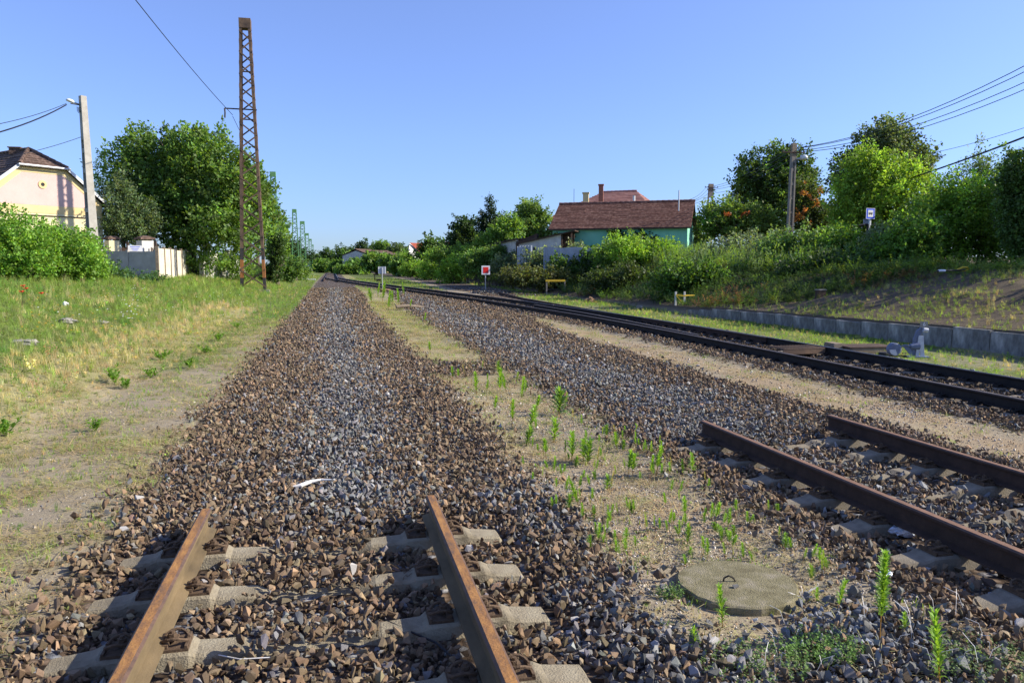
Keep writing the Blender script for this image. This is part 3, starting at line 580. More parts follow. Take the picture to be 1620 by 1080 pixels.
# the running line: curves away to the left
mt = empty('railway_track', (8.9, 8, 0), 'oily black running track curving from right edge to the far left', 'railway track')
def main_path(off, y0, y1, step=1.5):
    out = []
    for y in np.arange(y0, y1, step):
        x = float(main_x(y)); dx = float(main_x(y + .5) - main_x(y - .5)); nrm = math.hypot(1, dx); out.append((x + off / nrm, y - off * dx / nrm, float(zg(y)) + .027))
    return out
M['rail_dull_top'] = simple('dull_rail_head', (.12, .10, .08), (.20, .17, .14), 10, .5, .5, 0)  # duller brown head for the near running rail and one turnout rail
rail_mesh(main_path(-.75, -2, 230), 'rail_black', 'rail_dull_top', mt); rail_mesh(main_path(.75, -2, 230), 'rail_black', 'rail_shine', mt)
sb = sleeper_mesh('sleeper_dark').build('sleeper', 'sleeper_dark', None); sb.parent = mt; cl = []
for s in (-1, 1):
    for q in (-1, 1): c = clip_mesh(s * .75, q).build('rail_clip', 'rail_black', None); c.parent = sb; cl.append(c)
for k, y in enumerate(np.arange(3.4, 61, .6)):
    if k == 0: o = sb
    else:
        o = sb.copy(); COL.objects.link(o); o.parent = mt
        if y < 24:
            for c in cl: d = c.copy(); COL.objects.link(d); d.parent = o
    o.location = (float(main_x(y)) - 8.9, y - 8, float(zg(y))); o.rotation_euler = (0, 0, -math.atan(float(main_x(y + .5) - main_x(y - .5))))
# straight far piece that the cut-off track once joined
ft = empty('railway_track', (0, 90, zg(90)), 'straight rusty track end joining the running line far ahead', 'railway track')
for s in (-.85, .65): rail_mesh([(s, y, float(zg(y)) + .03) for y in (80, 86, 92, 98)], 'rust_dark', 'rail_black', ft)
fs_ = sleeper_mesh('wood_d').build('sleeper', 'wood_d', None); fs_.parent = ft; fs_.location = (-.1, -9.6, -.05)
for k in range(1, 9): o = fs_.copy(); COL.objects.link(o); o.parent = ft; o.location = (-.1, -9.6 + .62 * k, -.05 + (zg(81 + .62 * k) - zg(81)))
# turnout rails of the lifted siding, beside the running line
tt = empty('turnout_rails', (9.9, 30, 0), 'short black turnout rails ending abruptly by the red square sign', 'railway track')
rail_mesh([(9.82 + .0 * y, y, float(zg(y)) + .022) for y in (16, 22)] + [(9.86, 28, .022), (9.9, 34, .022), (9.95, 40, .04), (10.0, 46.5, float(zg(46.5)) + .027)], 'rust_dark', 'rail_black', tt)
rail_mesh([(8.62, 17, .022), (8.80, 22, .022), (8.86, 26, .022), (8.80, 30, .022), (8.72, 33, .022)], 'rail_black', 'rail_dull_top', tt)
for k in range(14): MB().box((9.55, 33.4 + .95 * k, float(zg(33 + k)) - .03), (1.3, .24, .1), 0).build('sleeper', 'wood_d', tt)
pl = MB(); pl.box((9.28, 14.0, .155), (.95, .60, .012))
for k in range(14): pl.box((8.84 + k * .068, 14.0, .166), (.02, .58, .010))
pl.box((9.28, 13.71, .10), (.95, .012, .10))
tag(pl.build('cover_plate', 'steel_rust', origin=(9.28, 14, 0)), 'ribbed rusty steel plate lying between the black rails', 'cover plate')

# ------------------------------------------------------------------ switch stand and its neighbours
def text_part(body, size, loc, mat, parent, name='number', rz=0.0, depth=.002):
    cu = bpy.data.curves.new('t', 'FONT'); cu.body = body; cu.size = size; cu.extrude = depth; cu.align_x = 'CENTER'; cu.align_y = 'CENTER'
    to = bpy.data.objects.new('t', cu); COL.objects.link(to); bpy.context.view_layer.update(); me = bpy.data.meshes.new_from_object(to.evaluated_get(bpy.context.evaluated_depsgraph_get())); bpy.data.objects.remove(to)
    me.materials.clear(); me.materials.append(M[mat]); o = bpy.data.objects.new(name, me); COL.objects.link(o); o.parent = parent; o.location = loc; o.rotation_euler = (math.pi / 2, 0, rz); return o
sx, sy = 11.42, 13.05; sz = tz1(sx, sy)
ss = empty('switch_stand', (sx, sy, sz), 'blue grey point lever stand with round counterweight and number plate', 'switch stand', rz=-.25)
def sp(mb, name, mat, **k): o = mb.build(name, mat, None, **k); o.parent = ss; return o
b = MB(); b.poly([(-.085, -.05, .01), (-.02, -.05, .01), (-.005, -.05, .16), (.02, -.05, .01), (.095, -.05, .01), (.055, -.05, .44), (-.035, -.05, .44)], (0, .02, 0)); sp(b, 'front_plate', 'stand_white')
b = MB(); b.poly([(-.15, -.02, .01), (-.03, -.02, .01), (-.02, -.02, .42), (.04, -.02, .50), (.09, -.02, .56), (.02, -.02, .60), (-.06, -.02, .53), (-.11, -.02, .38)], (0, .06, 0)); b.tube([(-.19, -.03, .22), (-.02, -.03, .23)], [.055, .075], n=14); b.box((-.03, 0, .012), (.42, .26, .024)); sp(b, 'housing', 'stand')
b = MB(); b.tube([(.04, -.05, .56), (.13, -.05, .545)], .045, n=12); sp(b, 'lamp_bracket', 'stand_white')
b = MB(); b.tube([(-.14, -.05, .22), (-.30, -.05, .25), (-.46, -.05, .19)], [.022, .016, .016], n=8); b.poly([(-.36, -.045, .25), (-.2, -.045, .25), (-.13, -.045, .03), (-.17, -.045, .03)], (0, .012, 0)); sp(b, 'lever', 'stand')
AXY = np.array([[1, 0, 0], [0, 0, 1], [0, 1, 0]])
b = MB(); b.lathe((-.52, -.12, .17), [(.10, 0), (.128, .015), (.128, .125), (.10, .14)], n=28, axis=AXY); cw = sp(b, 'counterweight', 'stand')
b = MB(); V_ = [(-.52 + .118 * math.cos(a), -.124, .17 + .118 * math.sin(a)) for a in np.linspace(math.pi * 1.02, math.pi * 1.62, 12)] + [(-.52, -.124, .17)]; b.poly(V_, (0, .006, 0)); o = b.build('white_segment', 'stand_white', None); o.parent = cw
b = MB(); b.box((.05, -.055, .665), (.15, .008, .115)); npl = sp(b, 'number_plate', 'rock'); text_part('6', .105, (.05, -.061, .665), 'white_paint', npl)
b = MB(); b.tube([(-.2, .25, .05), (.3, .5, .05)], .012); b.box((-.75, .0, .03), (1.0, .05, .02)); sp(b, 'point_rod', 'rail_black')
p0 = (10.98, 14.1); z0 = tz1(*p0); bx = empty('timber_cover', (p0[0], p0[1], z0), 'low weathered timber cover box beside the counterweight', 'cover box', rz=-.08)
b = MB(); b.box((0, 0, .06), (1.0, .62, .12), taper=.98); o = b.build('box_side', 'wood', None); o.parent = bx
b = MB()
for k in range(4): b.box((0, -.24 + .16 * k, .135 + .003 * (k % 2)), (1.06, .150, .026))
o = b.build('plank_lid', 'wood_d', None); o.parent = bx
b = MB(); b.box((-.62, .15, .10), (.22, .42, .20), taper=.9); o = b.build('mossy_block', 'wood', None); o.parent = bx
b = MB(); b.lathe((10.93, 13.42, tz1(10.93, 13.42)), [(.13, 0), (.13, .05), (.11, .075), (.02, .08)], n=22); tag(b.build('round_cover', 'black', origin=(10.93, 13.42, 0), smooth=False), 'low dark round cover in front of the timber box', 'cover')

# ------------------------------------------------------------------ low retaining wall of slabs
wy = np.arange(6.2, 27.2, 1.0); wt = empty('retaining_wall', (13.35, 16, 0), 'low stained concrete slab wall holding back the bare slope', 'retaining wall')
for k, y in enumerate(wy):
    h_ = float(wall_h(y + .5)) + RNG.normal(0, .018); b = MB(); z0 = tz1(13.2, y) - .05; x0 = 13.31 + RNG.normal(0, .006); b.box((x0, y + .5, z0 + (h_ + .06) / 2), (.10, .975, h_ + .06)); o = b.build('slab', 'wallconc', wt, origin=(x0, y + .5, 0)); o.rotation_euler = (RNG.normal(0, .006), RNG.normal(0, .02), RNG.normal(0, .008))
# ------------------------------------------------------------------ manhole lid
mx_, my_ = 2.19, 3.79; b = MB(); n = 48; ring = []
vs = []
for r0, z_ in ((.30, -.09), (.335, -.04), (.333, .008), (.322, .017), (.0, .02)):
    for k in range(n):
        a = 2 * math.pi * k / n; q = r0 * (1 + .012 * math.sin(5 * a + 1) + .010 * math.sin(13 * a) + .008 * math.sin(23 * a + 2)); vs.append((mx_ + q * math.cos(a), my_ + q * math.sin(a), z_))
b.add(vs, [(i * n + k, i * n + (k + 1) % n, (i + 1) * n + (k + 1) % n, (i + 1) * n + k) for i in range(4) for k in range(n)])
mh = empty('manhole_lid', (mx_, my_, 0), 'round mossy concrete manhole lid with iron loop handle', 'manhole lid'); b.build('lid', 'lid', mh)
b = MB(); b.tube([(mx_ - .075, my_ + .02, .012), (mx_ - .070, my_ + .02, .039), (mx_ - .045, my_ + .015, .052), (mx_ - .018, my_ + .01, .039), (mx_ - .005, my_, .012)], .005, n=6); b.build('handle', 'rail_black', mh)
b = MB(); b.tube([(mx_ - .06, my_ - .07, .020), (mx_ - .035, my_ - .075, .033)], [.016, .008], n=7); b.build('lifting_stub', 'rock', mh)

# ------------------------------------------------------------------ small things on the stones
def gtube(name, pix, r, mat, label, cat, dz=.03, n=7, fix=None):
    pts = [hit(*q) + np.array([0, 0, dz + (fix[i] if fix else 0)]) for i, q in enumerate(pix)]; b = MB(); b.tube(pts, r, n=n); return tag(b.build(name, mat, origin=pts[0]), label, cat)
gtube('bleached_stick', [(463, 778), (476, 776), (492, 770), (508, 767), (530, 767)], [.006, .016, .014, .010, .006], 'bone', 'bleached white stick lying on the stones beyond the rail ends', 'stick', .045)
gtube('black_cable', [(545, 925), (575, 968), (602, 990), (640, 1008), (690, 1030), (725, 1062)], .0055, 'cable', 'thin black cable snaking between the near rails', 'cable', .045)
gtube('bare_twig', [(300, 1052), (345, 1048), (380, 1055), (430, 1052)], .003, 'bone', 'thin bare twig beside the near left rail', 'twig', .04)
b = MB(); r = np.random.default_rng(5); o0 = hit(655, 918) + np.array([0, 0, .05])
for k in range(16):
    a = r.uniform(0, 6.28); e = o0 + np.array([math.cos(a) * r.uniform(.06, .17), math.sin(a) * .1, r.uniform(.0, .07)]); b.tube([o0 + r.normal(size=3) * .015, (o0 + e) / 2 + r.normal(size=3) * .012, e], .0016, n=4); b.tube([e, e + r.normal(size=3) * .02], .0022, n=4)
tag(b.build('dead_weed', 'clip', origin=o0), 'brown dried weed lying beside the inner face of the near rail', 'dead weed')
def crumple(name, p, d, mat, label, cat, seed=1, dz=.05):
    bm = bmesh.new(); bmesh.ops.create_icosphere(bm, subdivisions=3, radius=1); r = np.random.default_rng(seed); ph = r.uniform(0, 6, 6)
    for v in bm.verts:
        c = v.co; s = 1 + .18 * math.sin(5 * c.x + ph[0]) + .15 * math.sin(7 * c.y + 4 * c.z + ph[1]) + .12 * math.sin(11 * c.x - 9 * c.y + ph[2]); v.co = (c.x * d[0] * s, c.y * d[1] * s, c.z * d[2] * s)
    me = bpy.data.meshes.new(name); bm.to_mesh(me); bm.free(); me.materials.append(M[mat]); o = bpy.data.objects.new(name, me); COL.objects.link(o); o.location = (p[0], p[1], p[2] + dz); return tag(o, label, cat)
crumple('plastic_bag', hit(1430, 848), (.10, .055, .045), 'plastic', 'crumpled pale plastic bag under the dark brown rail', 'plastic bag', 3)
crumple('cloth_scrap', hit(1402, 916), (.035, .022, .015), 'plastic', 'small white cloth scrap beside the last sleeper', 'cloth scrap', 4, .035)
crumple('pale_stone', hit(1508, 870), (.05, .04, .03), 'rock', 'single pale stone beside the dark brown rail', 'stone', 5, .03)
for i, (px, py, s, lb) in enumerate([(105, 511, .16, 'flat pale rock half sunk in the meadow grass'), (38, 545, .13, 'grey rock in the grass near the left edge'), (160, 512, .10, 'small buff stone lump in the meadow near the flat rock')]):
    crumple('rock', hit(px, py), (s * 1.6, s, s * .5), 'rock', lb, 'rock', 20 + i, .03)
crumple('rock', hit(1012, 490), (.14, .12, .10), 'rock', 'pale stone block at the foot of the embankment', 'rock', 31, .09)
crumple('rock', hit(933, 478), (.28, .2, .16), 'soil', 'brownish lump of rubble at the foot of the embankment', 'rock', 32, .08)
crumple('litter_carton', hit(104, 488), (.07, .06, .06), 'white_paint', 'crumpled white and red carton in the meadow', 'carton', 33, .12)
crumple('earth_mound', hit(235, 437), (1.3, 1.0, .62), 'soil', 'brown earth mound against the grey concrete fence', 'earth mound', 34, .25)
p = hit(640, 489); b = MB(); b.tube([p + np.array([-.35, 0, .10]), p + np.array([.15, .1, .13]), p + np.array([.85, .25, .06])], [.08, .08, .05], n=10); b.tube([p + np.array([-.3, .05, .12]), p + np.array([-.40, .1, .24])], [.05, .02], n=7)
tag(b.build('rotten_log', 'wood', origin=p), 'rotten log lying among the weeds before the grey sign', 'log')
p = hit(485, 443); b = MB(); b.box((p[0], p[1], p[2] + .08), (2.0, .18, .12)); tag(b.build('marker_board', 'white_paint', origin=p), 'white board lying at the far left edge of the stones', 'board')
p = hit(1298, 470); b = MB(); b.box((p[0], p[1], p[2] + .08), (.26, .2, .30)); b.box((p[0], p[1], p[2] + .24), (.30, .22, .03), 1); tag(b.build('stub_post', ['wood_d', 'rock'], origin=p), 'rusty square stub with white cap on the shaded slope', 'stub')
p = pt(1512, 421, 23.5); p[2] = tz1(p[0], p[1]) + .12; lp = empty('pole_pruner', p, 'black pole tool with yellow forked grip lying above the slope', 'pole tool')
b = MB(); b.tube([(-.75, -.1, .02), (.35, .0, .05)], .025, n=8); o = b.build('shaft', 'black', None); o.parent = lp; b = MB(); b.tube([(-.70, -.1, .03), (-.45, -.08, .03)], .035, n=8); o = b.build('band', 'white_paint', None); o.parent = lp
b = MB(); b.tube([(.05, 0, .05), (.25, 0, .13), (.42, 0, .13)], .03, n=8); b.tube([(.05, 0, .05), (.25, 0, .03), (.42, 0, .04)], .03, n=8); b.tube([(.42, 0, .04), (.46, 0, .085), (.42, 0, .13)], .03, n=8); o = b.build('grip', 'yellow', None); o.parent = lp

# ------------------------------------------------------------------ signs and posts
def sign(px, py, pw, ph_, top_py, label, kind):
    p = hit(px, py); D = float((p - EYE).dot(Fh)); k = D / FPX; t = empty(kind, p, label, 'sign'); H_ = (py - top_py) * k
    b = MB(); b.tube([(0, 0, -.1), (0, 0, H_ * .97)], .032, n=10); o = b.build('post', 'galv', None); o.parent = t
    b = MB(); b.lathe((0, 0, 0), [(.13, -.05), (.13, .06), (.05, .09)], n=10); o = b.build('footing', 'concrete_d', None); o.parent = t; return t, k, H_
t, k, h_ = sign(768, 460, 14, 14, 420.5, 'white sign with red square on a pole by the embankment', 'red_square_sign')
b = MB(); b.box((.02, -.045, h_ - 7 * k), (13.5 * k, .012, 14 * k)); pn = b.build('panel', 'white_paint', None); pn.parent = t; b = MB(); b.box((.02, -.056, h_ - 7 * k), (8.6 * k, .006, 9.4 * k)); o = b.build('red_square', 'red_paint', None); o.parent = pn
t, k, h_ = sign(605, 459, 12, 11, 422, 'grey back of a square sign on a pole before the turnout', 'square_sign')
b = MB(); b.box((.0, .045, h_ - 5.5 * k), (12 * k, .012, 11 * k)); pn = b.build('panel', 'sign_grey', None); pn.parent = t
for s in (-1, 1): b = MB(); b.box((s * 5.2 * k, .035, h_ - 5.5 * k), (1.6 * k, .006, 11 * k)); o = b.build('edge_strip', 'white_paint', None); o.parent = pn
crumple('dark_clump', hit(609, 462), (.35, .25, .16), 'soil', 'dark heap at the foot of the grey backed sign', 'heap', 40, .06)
D = 37.0; p = gp(1372, D); t = empty('bus_stop_sign', p, 'blue and white bus stop sign above the shaded bushes', 'sign', rz=.12); k = D / FPX; zc = pt(1369, 338, D)[2] - p[2]
b = MB(); b.tube([(0, 0, -.1), (0, 0, zc - .1)], .04, n=10); o = b.build('post', 'white_paint', None); o.parent = t
b = MB(); b.box((0, -.05, zc), (17 * k, .012, 16.5 * k)); pn = b.build('blue_panel', 'blue_paint', None); pn.parent = t
b = MB()
for s in (-1, 1): b.box((s * 8.4 * k, -.058, zc), (.6 * k, .006, 16.5 * k)); b.box((0, -.0585, zc + s * 8.0 * k), (16.2 * k, .006, .6 * k))
o = b.build('white_border', 'white_paint', None); o.parent = pn
b = MB(); b.box((0, -.060, zc), (10.4 * k, .008, 10.6 * k)); wp = b.build('white_square', 'white_paint', None); wp.parent = pn
b = MB(); b.box((0, -.067, zc - .35 * k), (7.4 * k, .004, 1.3 * k)); b.box((0, -.067, zc + 1.7 * k), (7.6 * k, .004, .5 * k))
for q in (-3.5, -1.2, 1.2, 3.5): b.box((q * k, -.067, zc + 1.0 * k), (.45 * k, .004, 1.2 * k))
for q in (-2.4, 2.4): b.lathe((q * k, -.069, zc - 1.3 * k), [(.75 * k, 0), (.75 * k, .004)], n=12, axis=AXY)
o = b.build('bus_symbol', 'black', None); o.parent = pn
b = MB(); b.box((-2.4 * k, .05, zc - 13.2 * k), (15.5 * k, .015, 9.5 * k)); o = b.build('timetable_panel', 'sign_grey', None); o.parent = t
D = 36.0; p = gp(1350, D); k = D / FPX; z1 = pt(1330, 360, D)[2]; z2 = pt(1372, 355, D)[2]; a = pt(1330, 360, D); c = pt(1373, 355, D); b = MB(); b.tube([(a[0], a[1], tz1(a[0], a[1])), a], .05, n=8); b.tube([a, c], .05, n=8); b.tube([c, (c[0], c[1], tz1(c[0], c[1]))], .05, n=8)
tag(b.build('pipe_rail', 'black', origin=a), 'dark pipe guard rail beside the bus stop sign', 'guard rail')
p = hit(865, 466); D = float((p - EYE).dot(Fh)); k = D / FPX; t = empty('barrier', p, 'yellow taped barrier board on posts among the embankment weeds', 'barrier')
b = MB(); b.box((14 * k, 0, 22 * k), (32 * k, .05, 3.0 * k)); o = b.build('yellow_board', 'yellow', None); o.parent = t
for s in (0, 30): b = MB(); b.box((s * k, .04, 10 * k), (2.2 * k, .08, 24 * k)); o = b.build('post', 'concrete_d', None); o.parent = t
b = MB(); b.box((14 * k, .03, 8 * k), (28 * k, .05, 2 * k)); o = b.build('lower_rail', 'black', None); o.parent = t
p = gp(1070, 31.0); p[2] += .1; k = 31 / FPX; t = empty('taped_posts', p, 'pair of short white posts wound with yellow tape', 'barrier')
for s in (0, 15): b = MB(); b.box((s * k, 0, 7 * k), (2.6 * k, .07, 22 * k)); o = b.build('post', 'oldwhite', None); o.parent = t
b = MB(); b.bar((0, -.05, 13 * k), (16 * k, -.06, 11 * k), .012, 0, .05); b.bar((15 * k, -.05, 12 * k), (34 * k, .1, 12 * k), .012, 0, .04); b.bar((0, -.05, 12 * k), (13 * k, -.05, -2 * k), .012, 0, .03); o = b.build('yellow_tape', 'yellow', None); o.parent = t
p = hit(830 - 94, 447); b = MB(); b.box((p[0], p[1], p[2] + .4), (.14, .14, .9)); b.box((p[0], p[1], p[2] + .8), (.3, .1, .16), 1); tag(b.build('marker_post', ['yellow', 'concrete_d'], origin=p), 'small yellow marker post before the lime bushes', 'marker post')
p = hit(593, 445); b = MB(); b.tube([p, p + np.array([0, 0, .75])], .05, n=8); b.tube([p + np.array([-.15, 0, .7]), p + np.array([.15, 0, .75])], .06, n=8); b.box(p + np.array([.4, 0, .12]), (.5, .3, .24)); tag(b.build('point_lever', 'rail_black', origin=p), 'small dark point lever by the far turnout', 'point lever')

# ------------------------------------------------------------------ masts
def make_mast(name, p, Ht, wb, wt_, mat, label, group, bracket=None, bands=False, cap='cap_plate', zsag=0.):
    t = empty(name, p, label, 'mast', group); fl_ = .15 if bands else .12; dp = .29
    for s in (-1, 1):
        b = MB(); segs = [0, .8, 1.9, 2.6, Ht] if bands else [0, Ht]
        for a, c in zip(segs[:-1], segs[1:]):
            m_ = (1 if a in (0, ) else 2 if a in (.8,) else 1 if a == 1.9 else 0) if bands else 0
            xa, xc = [(wb + (wt_ - wb) * q / Ht) / 2 for q in (a, c)]
            for yy in (-dp, dp):
                f_ = -1 if yy < 0 else 1; sec1 = ((0, 0), (-fl_, 0), (-fl_, .014), (0, .014)); sec2 = ((.001, -.001), (.001, fl_), (-.014, fl_), (-.014, -.001))
                for sec in (sec1, sec2):
                    vs = [(s * (X + q), yy - f_ * yq, Z) for X, Z in ((xa, a), (xc, c)) for q, yq in sec]
                    b.add(vs, [(0, 1, 2, 3), (7, 6, 5, 4), (0, 4, 5, 1), (1, 5, 6, 2), (2, 6, 7, 3), (3, 7, 4, 0)], m_)
        o = b.build('leg', [mat, 'mast_black', 'mast_orange'] if bands else mat, None); o.parent = t
    b = MB(); z = .25 if bands else .4; k = 0
    while z < Ht - 1.0:
        w0 = wb + (wt_ - wb) * z / Ht; st = w0 * .55 + .22; z2 = min(z + st, Ht - .55); w1 = wb + (wt_ - wb) * z2 / Ht; s = 1 if k % 2 else -1
        b.bar((-s * w0 / 2, -dp - .008, z), (s * w1 / 2, -dp - .008, z2), .085, 0, .012, up=(0, 1, 0)); b.bar((s * w0 / 2, dp + .008, z), (-s * w1 / 2, dp + .008, z2), .085, 0, .012, up=(0, 1, 0))
        for e in (-1, 1): b.bar((e * (w0 / 2 + .008), -s * e * dp, z), (e * (w1 / 2 + .008), s * e * dp, z2), .075, 0, .012, up=(1, 0, 0))
        z = z2; k += 1
    o = b.build('lacing', mat, None); o.parent = t
    b = MB(); b.box((0, 0, Ht - .28), (wt_ + .05, 2 * dp + .04, .56)); o = b.build(cap, mat, None); o.parent = t
    b = MB(); b.box((0, 0, -.25), (wb + .5, .8, .6), taper=.95); o = b.build('footing', 'concrete_d', None); o.parent = t
    if bracket:
        z = bracket; x = (wb + (wt_ - wb) * z / Ht) / 2; b = MB(); b.bar((-x - .85, -.18, z), (x + .08, -.18, z - .02), .07, 0, .07); b.tube([(-x - .85, -.18, z), (-x - .83, -.18, z - .25), (-x - .85, -.18, z - .55)], .05, n=6); o = b.build('bracket', 'mast_black', None); o.parent = t
        b = MB(); bands and b.box((0, -.17, z + 2.2), (2 * x - .1, .05, .07)); b.box((0, -.17, z - .6), (2 * x - .1, .05, .07)); o = b.build('cross_bar', mat, None); o.parent = t
    return t
p = gp(400, 47.5); p[2] -= .05; Ht = pt(390, 31, 47.5)[2] - p[2]
make_mast('lattice_mast', p, Ht, 1.50, .62, 'steel_rust', 'tall rusty lattice mast standing in the meadow', None, bracket=pt(370, 174, 47.5)[2] - p[2], bands=True)
mast_p = p
GM = [(436, 272, 92, 'green lattice mast rising out of the big tree'), (468, 331, 120, 'green lattice mast second from the rusty mast, clear of the tree'), (480, 350, 145, 'green lattice mast third along the bank from the big tree'),
      (487, 369, 190, 'distant green lattice mast, fourth along the bank'), (492, 378, 240, 'distant green lattice mast, fifth along the bank'), (495.5, 387, 345, 'farthest green lattice mast at the vanishing point')]
for i, (px, py, D, lb) in enumerate(GM):
    p = gp(px, D); Ht = pt(px, py, D)[2] - p[2]; make_mast('lattice_mast', p, Ht, 1.25 if i else .95, .62 if i < 2 else .8, 'green_steel', lb, 'green masts receding along the bank', bracket=Ht * .86 if i < 3 else None)

# ------------------------------------------------------------------ utility poles and lamps
def lamp_head(parent, a, tip, scale=1.0):
    a = np.array(a, float); tip = np.array(tip, float); b = MB(); b.tube([a, a * .4 + tip * .6 + np.array([0, 0, .0])], .028 * scale, n=8); o = b.build('lamp_arm', 'galv', None); o.parent = parent
    d = tip - a; L = np.linalg.norm(d); d /= L; s = np.cross(d, (0, 0, 1.)); s /= np.linalg.norm(s); u = np.cross(s, d); c0 = a + d * L * .45; b = MB(); vs = []
    prof = [(0, .05, .05), (.15, .10, .085), (.5, .15, .10), (.85, .13, .08), (1, .05, .03)]
    for q, hw, hh in prof:
        for k in range(10):
            an = 2 * math.pi * k / 10; vs.append(c0 + d * q * L * .55 + s * hw * scale * math.cos(an) + u * hh * scale * (math.sin(an) if math.sin(an) > 0 else .5 * math.sin(an)))
    n = 10; b.add(vs, [(i * n + k, i * n + (k + 1) % n, (i + 1) * n + (k + 1) % n, (i + 1) * n + k) for i in range(4) for k in range(n)] + [tuple(range(n))[::-1], tuple(4 * n + k for k in range(n))]); o = b.build('lamp_head', 'lampglass', None, smooth=True); o.parent = parent
D = 40.0; p = gp(150, D); top = pt(130.5, 152, D); lean = top[0] - pt(149, 395, D)[0]
Hp = top[2] - p[2]; k = D / FPX
t = empty('lamp_pole', p, 'pale concrete lamp pole standing before the pink gable', 'utility pole', rz=R_(42)); cz, sz_ = math.cos(-R_(42)), math.sin(-R_(42))
xt = np.array([top[0] - p[0], top[1] - p[1]]); xl = xt[0] * cz - xt[1] * sz_; yl = xt[0] * sz_ + xt[1] * cz
def tp(x, y, z): f = z / Hp; return (x * (1 - .38 * f) + xl * f, y * (1 - .38 * f) + yl * f, z)
def tapered(b, x0, x1, y0, y1, z0, z1, m=0):
    vs = [tp(x, y, z) for z in (z0, z1) for x, y in ((x0, y0), (x1, y0), (x1, y1), (x0, y1))]; b.add(vs, [(3, 2, 1, 0), (4, 5, 6, 7), (0, 1, 5, 4), (1, 2, 6, 5), (2, 3, 7, 6), (3, 0, 4, 7)], m)
b = MB(); tapered(b, -.23, .23, -.20, -.14, -.3, Hp); tapered(b, -.23, .23, .14, .20, -.3, Hp); tapered(b, -.10, .10, -.14, .14, -.3, Hp - .02)
for q in range(9): z = .3 + q * 1.0; z < Hp - 2.5 and tapered(b, -.226, .226, -.14, .14, z, z + .22)
tapered(b, -.226, .226, -.14, .14, Hp - 2.2, Hp - .01); o = b.build('shaft', 'concrete', None); o.parent = t
lw = pt(104, 158, D - .4) - p; ll = (lw[0] * cz - lw[1] * sz_, lw[0] * sz_ + lw[1] * cz, lw[2]); la = pt(128, 166, D) - p; la = (la[0] * cz - la[1] * sz_, la[0] * sz_ + la[1] * cz, la[2]); lamp_head(t, la, ll, 1.15)
b = MB(); q = np.array(la)
for e in range(9): r = np.random.default_rng(e); c = q + np.array([-.25 + .05 * e, -.1, -.15]); b.tube([c, c + np.array([r.normal() * .06, 0, -.2]), c + np.array([.08, 0, -.30 + .03 * e])], .015, n=5)
b.bar(q + np.array([-.5, 0, -.02]), q + np.array([.1, 0, -.02]), .05); o = b.build('wire_bracket', 'cable', None); o.parent = t
b = MB(); b.box(tp(-.28, -.25, pt(150, 368, D)[2] - p[2]), (.16, .14, .24)); o = b.build('meter_box', 'galv', None); o.parent = t
def ladder_pole(px, pytop, D, pxtop, label, wb=.5, wt_=.30, lamp=None, arms=(), solid=1.7):
    p = gp(px, D); top = pt(pxtop, pytop, D); Hh = top[2] - p[2]; dx, dy = (top - p)[:2]; t = empty('utility_pole', p, label, 'utility pole', rz=0)
    def q(x, y, z): f = z / Hh; return (x * (1 - (1 - wt_ / wb) * f) + dx * f, y + dy * f, z)
    def pr(b, x0, x1, z0, z1, y0=-.12, y1=.12, m=0): b.add([q(x, y, z) for z in (z0, z1) for x, y in ((x0, y0), (x1, y0), (x1, y1), (x0, y1))], [(3, 2, 1, 0), (4, 5, 6, 7), (0, 1, 5, 4), (1, 2, 6, 5), (2, 3, 7, 6), (3, 0, 4, 7)], m)
    b = MB(); pr(b, -wb / 2, -wb / 2 + .13, -.3, Hh - solid); pr(b, wb / 2 - .13, wb / 2, -.3, Hh - solid); pr(b, -wb / 2, wb / 2, Hh - solid, Hh - .9); pr(b, -wb / 2, wb / 2, Hh - .9, Hh, m=1)
    z = .3
    while z < Hh - solid - .4: pr(b, -wb / 2 + .13, wb / 2 - .13, z, z + .16, -.1, .1); z += .95
    o = b.build('shaft', ['concrete_d', 'wood'], None); o.parent = t
    for (za, l, r_) in arms: b = MB(); z = Hh - za; c = q(0, 0, z); b.bar((c[0] - l, c[1] - .15, z), (c[0] + r_, c[1] - .15, z), .07, 0, .07); [b.lathe((c[0] + e, c[1] - .15, z + .03), [(.03, 0), (.045, .06), (.03, .13), (.01, .14)], n=8) for e in (-l + .06, -l * .5, r_ * .5, r_ - .06)]; o = b.build('cross_arm', 'wood_d', None); o.parent = t
    if lamp: c = pt(lamp[0], lamp[1], D) - p; lamp_head(t, (q(0, 0, c[2])[0] + .1, dy * .8, c[2] - .08), c, 2.4)
    return p, top
PA = ladder_pole(1247, 227, 53, 1256, 'concrete ladder type lamp pole among the right hand trees', .46, .33, lamp=(1277, 250), arms=((.62, .95, .75),), solid=1.3)
PB = ladder_pole(1119, 291, 98, 1125, 'distant ladder type utility pole between green house and trees', .95, .62, arms=((.45, .9, .9), (.75, .6, .5)))
def wire(a, c, r, sag, label, n=14):
    a = np.array(a, float); c = np.array(c, float); pts = [a + (c - a) * f - np.array([0, 0, sag * 4 * f * (1 - f)]) for f in np.linspace(0, 1, n)]; b = MB(); b.tube(pts, r, n=5)
    return tag(b.build('overhead_wire', 'cable', origin=a), label, 'wire', 'overhead wires')
def ext(px, py, D, px2, py2, D2, f=1.8): a = pt(px, py, D); c = pt(px2, py2, D2); return a + (c - a) * f
wire(pt(368, 182, 47.3), ext(368, 182, 47.3, 222, 0, 28, 1.5), .017, .25, 'thin wire from the rusty mast running up out of the top'); wire(pt(368, 184, 47.3), pt(432, 292, 92), .015, .5, 'thin wire from the rusty mast back towards the green mast')
